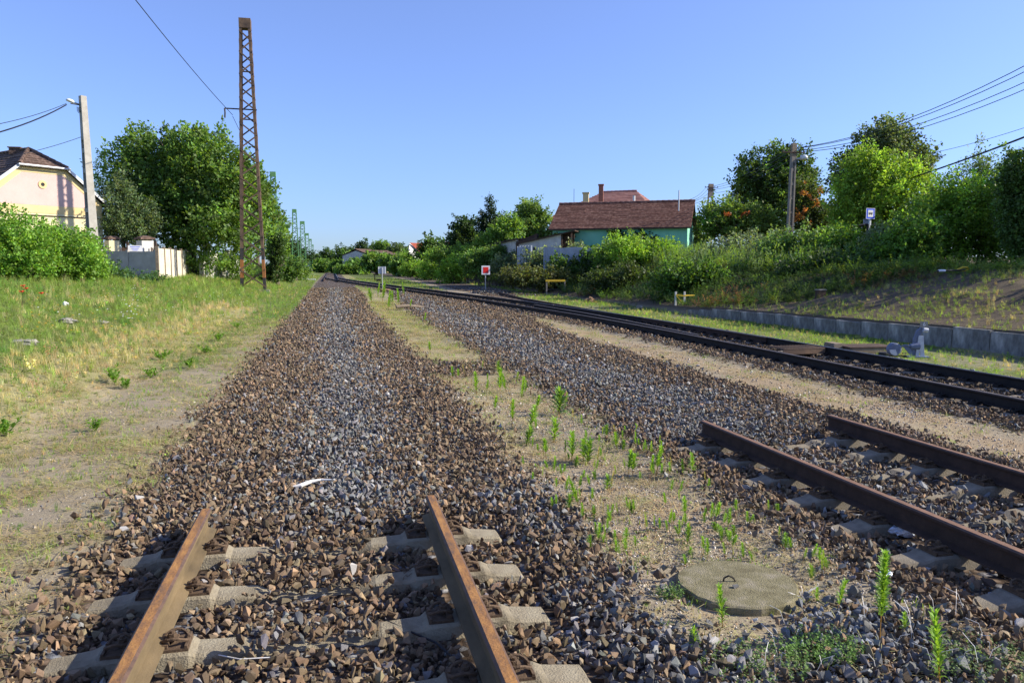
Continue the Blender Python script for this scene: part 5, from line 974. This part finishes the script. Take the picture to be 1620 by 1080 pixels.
# left side
tree('broadleaf_tree', 'huge dark broadleaf tree behind the rusty mast', 54, [(300, 305, 92, 78), (235, 285, 62, 62, 1), (350, 290, 60, 66, -1), (290, 245, 60, 42), (385, 330, 50, 70, 2), (250, 350, 66, 40, -1), (345, 360, 64, 40, -2), (215, 250, 32, 38), (330, 232, 34, 26)], 60000, .24, (.125, .215, .045), sig=.42, tr=.42, per=34, shell=.36, cv=.3)
tree('broadleaf_tree', 'ragged tree at the right flank of the huge dark tree', 100, [(408, 345, 30, 52), (436, 388, 17, 36, -34), (396, 302, 26, 36), (440, 356, 12, 24)], 17000, .27, (.14, .24, .05), sig=.38, tr=.22)
tree('broadleaf_tree', 'thin feathery tree top just right of the pale lamp pole', 62, [(156, 300, 14, 52), (163, 345, 18, 40), (168, 285, 8, 18)], 2600, .20, (.07, .12, .06), sig=.35, tr=.14, narrow=.25)
tree('juniper', 'grey green juniper between the gate pillars and the huge tree', 49.5, [(196, 340, 28, 52), (215, 360, 32, 36), (185, 300, 13, 26), (178, 360, 22, 34), (228, 348, 20, 26)], 17000, .15, (.13, .19, .09), sig=.30, narrow=.3, tr=.15)
tree('dark_tree', 'dark rounded trees at the end of the left bank', 165, [(462, 400, 14, 14), (476, 406, 12, 12, 10), (452, 396, 12, 16)], 6000, .42, (.035, .065, .022), sig=.7, tr=.3)
tree('ivy_clad_stump', 'ivy covered stump with green mast rising behind it', 62, [(436, 412, 9, 28), (430, 436, 14, 12), (440, 388, 7, 16)], 6500, .16, (.06, .11, .03), cat='ivy clad trunk', sig=.18, tr=.3, shell=.25)
tree('shrub', 'low green shrub before the pale concrete fence', 40, [(182, 440, 26, 12), (228, 450, 30, 8, -1)], 7000, .13, (.075, .15, .055), cat='shrub', trunk=False, sig=.18)
tree('shrub', 'tangle of lush green branches hanging over the ruined wall', 52, [(320, 415, 34, 20), (372, 420, 28, 20, 3), (280, 385, 28, 20)], 6500, .15, (.16, .27, .05), cat='shrub', trunk=False, sig=.25)
tree('shrub', 'bank shrub below the ivy clad stump', 70, [(458, 428, 18, 14), (474, 430, 14, 10, 12), (450, 442, 16, 8)], 7000, .2, (.12, .21, .05), cat='shrub', trunk=False, sig=.3)
for i, (px, D, ells, lb) in enumerate([(30, 31, [(25, 395, 46, 44), (0, 372, 30, 30), (55, 410, 36, 34)], 'bright green bush at the left edge below the pink house'), (110, 33, [(98, 398, 42, 40), (75, 380, 24, 22), (120, 420, 34, 26)], 'bright green bush in the middle of the left hedge row'), (140, 35, [(130, 412, 20, 32), (140, 436, 22, 12)], 'bright green bush at the foot of the lamp pole'), (-40, 30, [(-40, 400, 44, 50)], 'bright bush cut by the left picture edge')]):
    tree('bush', lb, D, ells, 13000, .125, (.175, .32, .05), cat='bush', trunk=False, sig=.22, group='bright bushes at the left', shell=.35)
# middle distance
tree('spruce', 'dark pointed spruce rising between the far trees', 88, [(776, 392, 26, 14), (776, 375, 21, 13), (776, 358, 16, 12), (776, 341, 10, 11), (775, 325, 5, 12), (762, 352, 7, 14), (790, 352, 8, 12)], 11000, .26, (.030, .060, .026), sig=.3, narrow=.2, tr=.2, droop=.6)
tree('broadleaf_tree', 'dark tree left of the pointed spruce', 92, [(735, 372, 20, 28), (722, 392, 22, 20), (748, 390, 20, 22), (738, 352, 11, 12)], 11000, .27, (.045, .085, .026), sig=.42, tr=.25)
tree('broadleaf_tree', 'loose green tree between spruce and mint house', 76, [(840, 345, 24, 22), (826, 365, 22, 18), (855, 368, 24, 18), (838, 330, 16, 12), (862, 345, 10, 14)], 11000, .22, (.15, .24, .06), sig=.34, tr=.2)
tree('broadleaf_tree', 'lime green crown below the spruce by the black shed', 72, [(800, 368, 26, 16), (780, 385, 22, 14), (812, 358, 14, 12)], 8000, .22, (.15, .26, .05), sig=.34, tr=.16)
tree('broadleaf_tree', 'round tree beside the red roof', 112, [(682, 392, 14, 14), (676, 402, 18, 10), (690, 402, 14, 10)], 6000, .34, (.08, .15, .03), sig=.5, tr=.25)
tree('broadleaf_tree', 'small round tree right of the mint house', 95, [(1100, 368, 11, 18), (1104, 380, 14, 12)], 4000, .28, (.10, .17, .03), sig=.4, tr=.2)
far = [(520, 406, 14, 9, 250, DK), (546, 402, 17, 12, 235, DK), (556, 408, 16, 9, 220, MD), (500, 410, 14, 7, 280, DK), (576, 396, 12, 13, 230, (.05, .09, .03)), (572, 412, 12, 6, 200, DK), (628, 398, 16, 8, 240, (.08, .12, .05)), (604, 390, 12, 6, 260, MD), (650, 404, 10, 7, 210, MD), (640, 396, 12, 7, 250, DK), (565, 422, 13, 5, 170, MD), (535, 423, 11, 4, 180, MD), (510, 420, 10, 5, 190, MD), (666, 408, 12, 7, 150, MD), (596, 415, 18, 6, 140, MD), (625, 417, 15, 4, 135, MD), (640, 420, 14, 5, 118, MD), (560, 428, 18, 3, 150, MD)]
fl = ['low dark tree left of the track vanishing point', 'round dark tree right of the vanishing point', 'mid green tree behind the round dark one', 'lowest tree at the vanishing point', 'tall crown left of the far white house', 'dark tree under the far white house', 'pale crown above the far low house', 'small crown behind the far white roof', 'small tree left of the red roofed house', 'dark crown above the peach walled house', 'bushy tree at the foot of the far dark row', 'light green bush where the tracks vanish', 'low shrub beside the farthest masts', 'small green tree at the foot of the red roofed house', 'lime bush hiding the foot of the far white house', 'lime bush hiding the foot of the peach walled house', 'lime bush left of the blue banded wall', 'low bush row where the lifted siding vanishes']
for (px, py, rx, ry, D, c), lb in zip(far, fl): tree('distant_tree', lb, D, [(px, py, rx, ry), (px + rx * .5, py + ry * .3, rx * .7, ry * .7), (px - rx * .5, py + ry * .3, rx * .6, ry * .7), (px, py + ry, rx, ry * .7)], 5200, .50, c, sig=.55, tr=.3, group='far off trees along the horizon', shell=.3)
# shrubs on the embankment
SH = [(650, 105, [(650, 427, 15, 8), (668, 424, 16, 10)], LM, 'lime bush farthest along the embankment'), (690, 86, [(690, 420, 22, 16), (676, 432, 16, 12), (712, 412, 20, 12)], LM, 'lime bush below the round far tree'), (728, 72, [(730, 420, 24, 20), (712, 434, 20, 14), (752, 412, 18, 14)], LM, 'large lime bush left of the red square sign'),
      (748, 76, [(700, 404, 24, 9), (740, 402, 26, 10)], MD, 'mid green shrub above the large lime bush'), (800, 66, [(800, 410, 22, 14), (820, 420, 26, 14)], (.06, .115, .04), 'dark green shrub behind the red square sign'), (775, 62, [(775, 410, 28, 14), (752, 418, 22, 16), (790, 402, 16, 8)], (.12, .21, .05), 'mid green bush directly behind the red square sign'), (830, 60, [(838, 416, 24, 10), (806, 422, 26, 14), (850, 424, 20, 12)], GY_, 'grey green shrub right of the red square sign'),
      (880, 54, [(870, 412, 28, 9), (908, 405, 24, 10), (840, 416, 22, 9)], GY_, 'lime shrub before the lean-to shed'), (915, 52, [(915, 422, 34, 16), (888, 432, 28, 14), (945, 414, 28, 16)], (.085, .16, .035), 'broad leafy shrub over the yellow board'), (965, 50, [(968, 410, 30, 20), (1000, 405, 30, 22)], MD, 'leafy shrub below the mint wall'), (1010, 47, [(1010, 402, 34, 13), (985, 390, 20, 9), (1048, 398, 22, 10)], LM, 'bright climbing shrub against the mint wall'),
      (1080, 34, [(1085, 440, 34, 14), (1060, 452, 22, 12), (1120, 440, 20, 12)], (.095, .18, .035), 'large leaved shrub by the yellow taped posts'), (1180, 42, [(1165, 400, 40, 20), (1205, 392, 34, 20), (1130, 410, 34, 16)], GY_, 'silvery shrub left of the lamp pole'), (1260, 36, [(1265, 392, 34, 26), (1235, 405, 34, 22), (1290, 402, 26, 22)], (.14, .235, .07), 'feathery pale shrub at the foot of the lamp pole'),
      (1325, 34, [(1325, 398, 30, 24), (1350, 415, 30, 18)], (.14, .26, .045), 'green shrub in front of the pipe rail'), (1390, 33, [(1385, 402, 22, 20), (1402, 388, 14, 14)], GY_, 'silvery shrub in front of the bus stop post'), (1440, 31, [(1440, 385, 40, 36), (1410, 402, 36, 20)], (.13, .24, .04), 'deep green shrub right of the bus stop sign'),
      (1300, 31, [(1290, 425, 44, 12), (1350, 430, 40, 10)], (.05, .10, .028), 'low dark shrub creeping down the shaded slope'), (870, 50, [(868, 444, 26, 10), (820, 440, 22, 10), (900, 450, 24, 10)], (.10, .12, .04), 'browning bramble around the yellow board'), (1000, 42, [(990, 440, 34, 14), (1030, 450, 30, 14), (955, 448, 30, 12)], (.065, .10, .03), 'dark bramble on the slope below the leafy shrubs')]
for px, D, ells, c, lb in SH: tree('shrub', lb, D, ells, 9000, .17 if D > 48 else .135, c, cat='shrub', trunk=False, sig=.26, shell=.38, cv=.28)
# right hand trees
tree('broadleaf_tree', 'tall dark tree with ragged top behind the lamp pole', 72, [(1225, 290, 44, 40), (1190, 310, 30, 46), (1185, 270, 20, 26), (1262, 285, 32, 44), (1235, 248, 26, 22), (1265, 320, 26, 34), (1225, 340, 44, 26)], 30000, .25, (.08, .14, .035), sig=.40, tr=.32, shell=.32, cv=.32)
tree('flowering_tree', 'low spreading tree with reddish flower clusters left of the lamp pole', 58, [(1160, 355, 42, 26), (1130, 350, 26, 24), (1195, 350, 34, 22), (1215, 368, 30, 18), (1150, 332, 20, 12)], 17000, .2, (.14, .22, .05), sig=.34, tr=.2)
tree('flowering_tree', 'orange flowering climber tree just right of the lamp pole', 57, [(1280, 345, 26, 34), (1270, 310, 22, 26), (1300, 350, 22, 30)], 12000, .19, (.075, .11, .03), sig=.32, tr=.2)
tree('broadleaf_tree', 'tall grey green maple above the lime tree', 62, [(1400, 250, 52, 40), (1345, 275, 26, 30), (1405, 215, 34, 18), (1450, 262, 26, 28), (1350, 300, 30, 26)], 26000, .23, (.11, .155, .065), sig=.42, tr=.32, shell=.33, cv=.3)
tree('broadleaf_tree', 'bright lime green tree behind the bus stop sign', 47, [(1392, 310, 56, 50), (1345, 320, 32, 48), (1440, 295, 32, 38), (1375, 265, 34, 24), (1420, 350, 50, 36), (1350, 365, 34, 28)], 34000, .165, (.21, .34, .05), sig=.32, tr=.25, shell=.36, cv=.28)
tree('bush', 'huge bright arching bush at the right', 33, [(1520, 345, 62, 46), (1465, 365, 42, 44), (1570, 335, 42, 48), (1530, 305, 44, 24), (1480, 395, 50, 20), (1570, 390, 44, 24)], 40000, .12, (.18, .31, .045), cat='bush', trunk=False, sig=.24, shell=.34, cv=.3)
tree('willow', 'wispy pale branches above the huge bush', 41, [(1548, 265, 14, 32), (1510, 285, 18, 12), (1580, 290, 14, 18), (1590, 268, 8, 14)], 2600, .17, (.14, .22, .11), sig=.32, narrow=.22, tr=.08)
tree('broadleaf_tree', 'dark tree filling the right picture edge', 28, [(1625, 320, 34, 52), (1612, 275, 20, 28), (1640, 385, 36, 36), (1610, 355, 22, 30)], 22000, .115, (.09, .16, .04), sig=.26, tr=.16, shell=.36)
# trees outside the frame whose shade falls across the slope
tree('broadleaf_tree', 'tall tree just outside the right picture edge shading the slope', 25, [(2010, 205, 190, 150), (1960, 300, 120, 80)], 15000, .26, (.07, .13, .03), sig=.5, tr=.25)
tree('broadleaf_tree', 'second tall tree outside the right edge behind the first', 32, [(1860, 225, 150, 130), (1850, 310, 120, 70)], 15000, .26, (.07, .13, .03), sig=.5, tr=.25)
# flower clusters
def blossoms(label, D, pts, n, r_, size, col):
    E = [(pt(x, y, D), np.array([rr, rr, rr * .7]) * D / FPX) for x, y, rr in pts]; n = int(n * .6); V, F, c = leafcloud(3, E, n, size, col, sig=.10, per=18, shell=.6); t = empty('blossom', gp(pts[0][0], D), label, 'blossom'); o = mesh_np('petals', V - np.array(t.location), F, 'leaf', {'lc': ('FACE', c)}, parent=t)
blossoms('orange trumpet blossoms right of the lamp pole', 55.6, [(1272, 305, 7), (1285, 312, 7), (1292, 322, 6), (1270, 335, 9), (1262, 345, 8), (1280, 352, 5), (1276, 294, 6), (1295, 303, 6)], 1500, .3, .12, (.36, .16, .05))
blossoms('reddish blossoms on the low spreading tree', 56.0, [(1152, 338, 4), (1168, 344, 5), (1180, 336, 6), (1140, 316, 4), (1150, 370, 4), (1186, 340, 4)], 260, .3, .12, (.26, .075, .03))
# ivy on the mint wall
E = [(wp_(f, z, -.2), np.array([w_, .12, h_])) for f, z, w_, h_ in ((.10, 3.3, 1.0, 1.1), (.04, 3.9, .5, .5), (.50, 3.9, .9, .5), (.56, 3.6, .6, .5), (.68, 4.0, .5, .4), (.30, 2.6, 1.6, .6), (.75, 3.9, .5, .25), (.46, 4.2, .5, .25))]
V, F, c = leafcloud(77, E, 7000, .17, (.05, .095, .03), sig=.14); t = empty('wall_ivy', (wa[0], wa[1], 2), 'dark ivy climbing the mint green wall', 'ivy'); mesh_np('leaves', V - np.array(t.location), F, 'leaf', {'lc': ('FACE', c)}, parent=t)

# ------------------------------------------------------------------ upright weeds
def weed_mesh(h, n, rs, bare=.15, ln=.045, tint=(1, 1, 1)):
    r = np.random.default_rng(rs); V, F, C = [], [], []; bend = r.normal(0, .05, 2) * h
    ax = lambda f: np.array([bend[0] * f * f, bend[1] * f * f, h * f])
    sg = 6
    for i in range(sg):
        a, c = ax(i / sg), ax((i + 1) / sg)
        for q in ((.0026, 0, 0), (0, .0026, 0)): q = np.array(q) * (1.4 - i / sg); o = len(V); V += [a - q, a + q, c + q * .8, c - q * .8]; F.append((o, o + 1, o + 2, o + 3)); C.append((.20, .22, .07) if i > 1 else (.22, .13, .07))
    for i in range(n):
        f = bare + (1 - bare) * (i / n) ** .85; a = i * 2.4 + r.normal(0, .3); el = .35 + .55 * f + r.normal(0, .15); l = ln * (.65 + .6 * math.sin(math.pi * min(1, .25 + f * .65))) * r.uniform(.75, 1.2); d = np.array([math.cos(a) * math.cos(el), math.sin(a) * math.cos(el), math.sin(el)]); s = np.array([-math.sin(a), math.cos(a), 0]) * l * .13; c0 = ax(min(f, 1)); o = len(V)
        mid = c0 + d * l * .5 + np.array([0, 0, .004]); V += [c0 - s * .5, c0 + s * .5, mid + s, mid - s, c0 + d * l - np.array([0, 0, l * .10])]; F += [(o, o + 1, o + 2, o + 3), (o + 3, o + 2, o + 4, o + 4)]; g = np.array((.22, .37, .05)) * (.75 + .5 * f) * r.uniform(.85, 1.15) * np.array(tint); C += [tuple(g)] * 2
    V = np.array(V); me = bpy.data.meshes.new('upright_weed'); me.from_pydata([tuple(v) for v in V], [], [f if f[-1] != f[-2] else f[:3] for f in F]); me.materials.append(M['leaf']); at = me.attributes.new('lc', 'FLOAT_COLOR', 'FACE')
    for i, c in enumerate(C): at.data[i].color = (*c, 1)
    return me
WM = [weed_mesh(.16, 64, 1), weed_mesh(.22, 90, 2, .2), weed_mesh(.12, 44, 3, .1), weed_mesh(.19, 70, 4, .35), weed_mesh(.20, 34, 5, .3, .03, (1.5, .75, 1.6)), weed_mesh(.13, 60, 6, .05, .06, (.7, .72, 1.0)), weed_mesh(.24, 60, 7, .4, .035, (1.15, .95, 1.1))]
WH = (.16, .22, .12, .19, .20, .13, .24)
def weed(me, p, s, label, group=None): o = bpy.data.objects.new('upright_weed', me); COL.objects.link(o); o.location = p; o.scale = (s, s, s); o.rotation_euler = (RNG.normal(0, .13), RNG.normal(0, .13), RNG.uniform(0, 6)); o.scale = (s * RNG.uniform(.7, 1.1), s * RNG.uniform(.7, 1.1), s * RNG.uniform(.85, 1.2)); return tag(o, label, 'weed', group)
Z8 = [(35, 235, 50), (95, 190, 65), (135, 190, 60), (180, 205, 50), (220, 290, 60), (245, 150, 50), (300, 245, 70), (310, 150, 35), (360, 180, 45), (380, 240, 70), (505, 235, 50), (425, 230, 25), (120, 345, 60), (165, 325, 28), (120, 285, 40), (170, 385, 25), (215, 400, 30), (300, 370, 22), (275, 497, 30), (185, 465, 45), (277, 462, 35), (375, 432, 25), (420, 430, 30), (460, 300, 38), (475, 392, 60), (485, 470, 40), (545, 402, 25), (575, 400, 55), (595, 440, 25), (690, 405, 25), (635, 478, 22), (540, 505, 18), (480, 545, 20), (675, 525, 20), (840, 497, 22), (940, 587, 35), (955, 555, 25), (870, 640, 25), (60, 240, 25), (20, 165, 22), (250, 120, 40), (100, 70, 45), (390, 150, 25)]
WP = [(860 + x * .469, 640 + y * .469, h * .469) for x, y, h in Z8]
WP += [(q_[0] + RNG.uniform(-40, 40), q_[1] + RNG.uniform(-22, 26), q_[2] * RNG.uniform(.3, .6)) for q_ in list(WP)]
WP += [(q_[0] + RNG.uniform(-22, 22), q_[1] + RNG.uniform(-10, 10), q_[2] * RNG.uniform(.35, .9)) for q_ in list(WP)]
WP += [(717, 600, 16), (726, 600, 14), (754, 624, 24), (791, 629, 36), (801, 622, 24), (817, 607, 18), (824, 633, 24), (831, 622, 14), (781, 656, 24), (803, 655, 16), (810, 677, 28), (837, 678, 30), (848, 651, 22), (884, 655, 26), (893, 648, 20), (737, 598, 16), (833, 705, 20), (848, 683, 14), (876, 700, 28), (864, 726, 24), (789, 592, 12), (763, 588, 12), (745, 611, 12), (770, 618, 14), (771, 604, 10), (681, 560, 14), (722, 552, 8), (670, 512, 18), (648, 490, 20)]
for i, (px, py, h) in enumerate(WP):
    p = hit(px, py)
    if (p[0] - 2.19) ** 2 + (p[1] - 3.79) ** 2 < .4 ** 2 or not 1.35 < p[0] < 3.3: continue
    D = float((p - EYE).dot(Fh)); m = int(RNG.choice(7, p=[.2, .2, .12, .16, .1, .1, .12])); weed(WM[m], p, min(1.9, max(.5, h * D / FPX / WH[m] * 1.3)), 'small upright weed among others on the sandy strip', 'upright weeds on the sandy strip')
for px, py, h in [(588, 480, 26), (605, 478, 30), (614, 492, 26), (621, 482, 22), (631, 484, 28), (597, 470, 18), (640, 470, 20)]: p = hit(px, py); D = float((p - EYE).dot(Fh)); weed(WM[1], p, h * D / FPX / .22, 'tall pale weed before the grey backed sign', 'tall weeds before the grey backed sign')
TALL = weed_mesh(.42, 230, 9, .28, .050)
weed(TALL, hit(1392, 1012), 1.15, 'tallest feathery lime weed at the lower right'); weed(weed_mesh(.17, 70, 10, .08, .04), hit(1143, 992), 1.2, 'bright weed standing before the manhole lid'); weed(weed_mesh(.24, 90, 11, .1, .042), hit(1487, 1085), 1.3, 'bushy weed at the bottom right beside the tallest one')
weed(weed_mesh(.12, 46, 12, .1, .035), hit(1100, 1032), 1.0, 'small weed left below the manhole lid'); weed(weed_mesh(.16, 50, 13, .3, .036), hit(1325, 972), 1.0, 'thin weed between lid and tallest weed'); weed(weed_mesh(.10, 40, 14, .1, .035), hit(1432, 1000), 1.0, 'small weed right of the tallest weed')
# creeping plants and dry stalks at lower right
def creeper(label, px, py, n, spread, col, rs, hgt=.07):
    p = hit(px, py); r = np.random.default_rng(rs); V, F, C = [], [], []
    for _ in range(n):
        a = r.uniform(0, 6.28); ro = spread * r.random() ** .6; st = np.array([math.cos(a) * ro * 1.3, math.sin(a) * ro, 0]); h = hgt * r.uniform(.4, 1.2)
        for k in range(9):
            c = st + np.array([0, 0, h * k / 8]) + r.normal(size=3) * .004; b_ = r.uniform(0, 6.28); d = np.array([math.cos(b_), math.sin(b_), .5]) * .012; s = np.array([-math.sin(b_), math.cos(b_), 0]) * .0045; o = len(V); V += [c, c + d * .5 + s, c + d, c + d * .5 - s]; F.append((o, o + 1, o + 2, o + 3)); C.append(np.array(col) * r.lognormal(0, .25))
    t = mesh_np('creeping_weed', np.array(V), np.array(F), 'leaf', {'lc': ('FACE', np.array(C))}); t.location = p + [0, 0, .01]; return tag(t, label, 'weed')
creeper('dense low creeping weed on the clean grey stones', 1300, 1035, 260, .15, (.16, .28, .06), 1); creeper('sparse creeping weed left of the dense one at the bottom', 1190, 1060, 130, .20, (.16, .25, .07), 2, .05); creeper('low creeping weed at the bottom right corner', 1560, 1050, 150, .22, (.13, .20, .06), 3, .05); creeper('small creeper beside the left rim of the lid', 1058, 945, 50, .06, (.13, .22, .06), 4, .06)
b = MB(); r = np.random.default_rng(12)
for _ in range(26): p = hit(r.uniform(1200, 1600), r.uniform(960, 1075)); a = r.uniform(0, 6.28); l = r.uniform(.05, .16); b.tube([p, p + [math.cos(a) * l * .3, math.sin(a) * l * .3, l * .8], p + [math.cos(a) * l * .8, math.sin(a) * l * .8, l]], .0012, n=3)
tag(b.build('dry_stalks', 'bone'), 'thin dry stalks around the tallest weed', 'stalks', kind='stuff')
b = MB(); p = hit(1268, 950)
for _ in range(16): a = r.uniform(0, 6.28); l = r.uniform(.05, .12); b.tube([p + r.normal(size=3) * [.02, .02, 0], p + [math.cos(a) * l * .5, math.sin(a) * l * .5, l * .5], p + [math.cos(a) * l, math.sin(a) * l, l * .7]], .0015, n=3)
tag(b.build('withered_plant', 'bone', origin=p), 'withered plant at the right rim of the lid', 'dead weed')
# leafy weeds on the left verge
for px, py, s, lb in [(182, 607, 1.5, 'bright leafy weed standing alone in the dry grass'), (200, 615, 1.1, 'shorter leafy weed beside the lone bright one'), (152, 682, .9, 'low leafy weed at the edge of the bare path'), (255, 570, 1.3, 'leafy weed farther along the dry grass edge'), (300, 582, 1.2, 'leafy weed leaning over the path edge'), (345, 540, 1.4, 'leafy weed halfway to the rusty mast'), (375, 520, 1.3, 'leafy weed clump near the mast side of the path'), (325, 560, 1.2, 'leafy weed between two others on the path edge'), (238, 598, 1.2, 'spreading leafy weed by the straw patch'), (10, 690, 1.3, 'leafy weed at the left picture edge')]:
    p = hit(px, py); V, F = leafy(150, .16, .15, .062, int(px), .8); t = mesh_np('leafy_weed', np.array(V), np.array(F), 'leaf', {'lc': ('FACE', np.array([[.155, .29, .035]]) * np.random.default_rng(int(px)).lognormal(0, .22, (len(F), 1)))}); t.location = p; t.scale = (s, s, s); tag(t, lb, 'weed')
# meadow flowers
for i, (px, py, lb) in enumerate([(36, 487, 'red poppy by the left edge of the meadow'), (67, 489, 'red poppy nearest the crumpled carton'), (43, 480, 'red poppy just above its neighbour'), (38, 475, 'topmost red poppy of the small group')]):
    p = hit(px, py); t = empty('poppy', p, lb, 'flower'); b = MB(); b.tube([(0, 0, 0), (.01, 0, .38)], .004, n=4); o = b.build('stem', 'leaf', None); o.parent = t; b = MB()
    for a in (0, 1.57, 3.14, 4.71): d = np.array([math.cos(a), math.sin(a), 0]); s = np.array([-d[1], d[0], 0]); b.poly([(0, 0, .38), d * .05 + s * .035 + [0, 0, .42], d * .06 + [0, 0, .43], d * .05 - s * .035 + [0, 0, .42]], (0, 0, .004))
    o = b.build('petals', 'poppy', None); o.parent = t
b = MB(); r = np.random.default_rng(4)
for _ in range(90):
    p = hit(r.uniform(20, 400), r.uniform(455, 548)); h = r.uniform(.18, .34); b.lathe(p + [0, 0, h], [(.012, 0), (.026, .01), (.012, .016)], n=6)
tag(b.build('yellow_flowers', 'yellow'), 'tiny yellow flowers dotted over the meadow', 'flowers', kind='stuff')
b = MB()
for _ in range(60): p = hit(r.choice([r.uniform(190, 220), r.uniform(60, 400)]), r.uniform(462, 520)); b.lathe(p + [0, 0, r.uniform(.2, .3)], [(.01, 0), (.022, .008), (.01, .014)], n=6)
tag(b.build('white_flowers', 'white_paint'), 'tiny white flowers dotted over the meadow', 'flowers', kind='stuff')
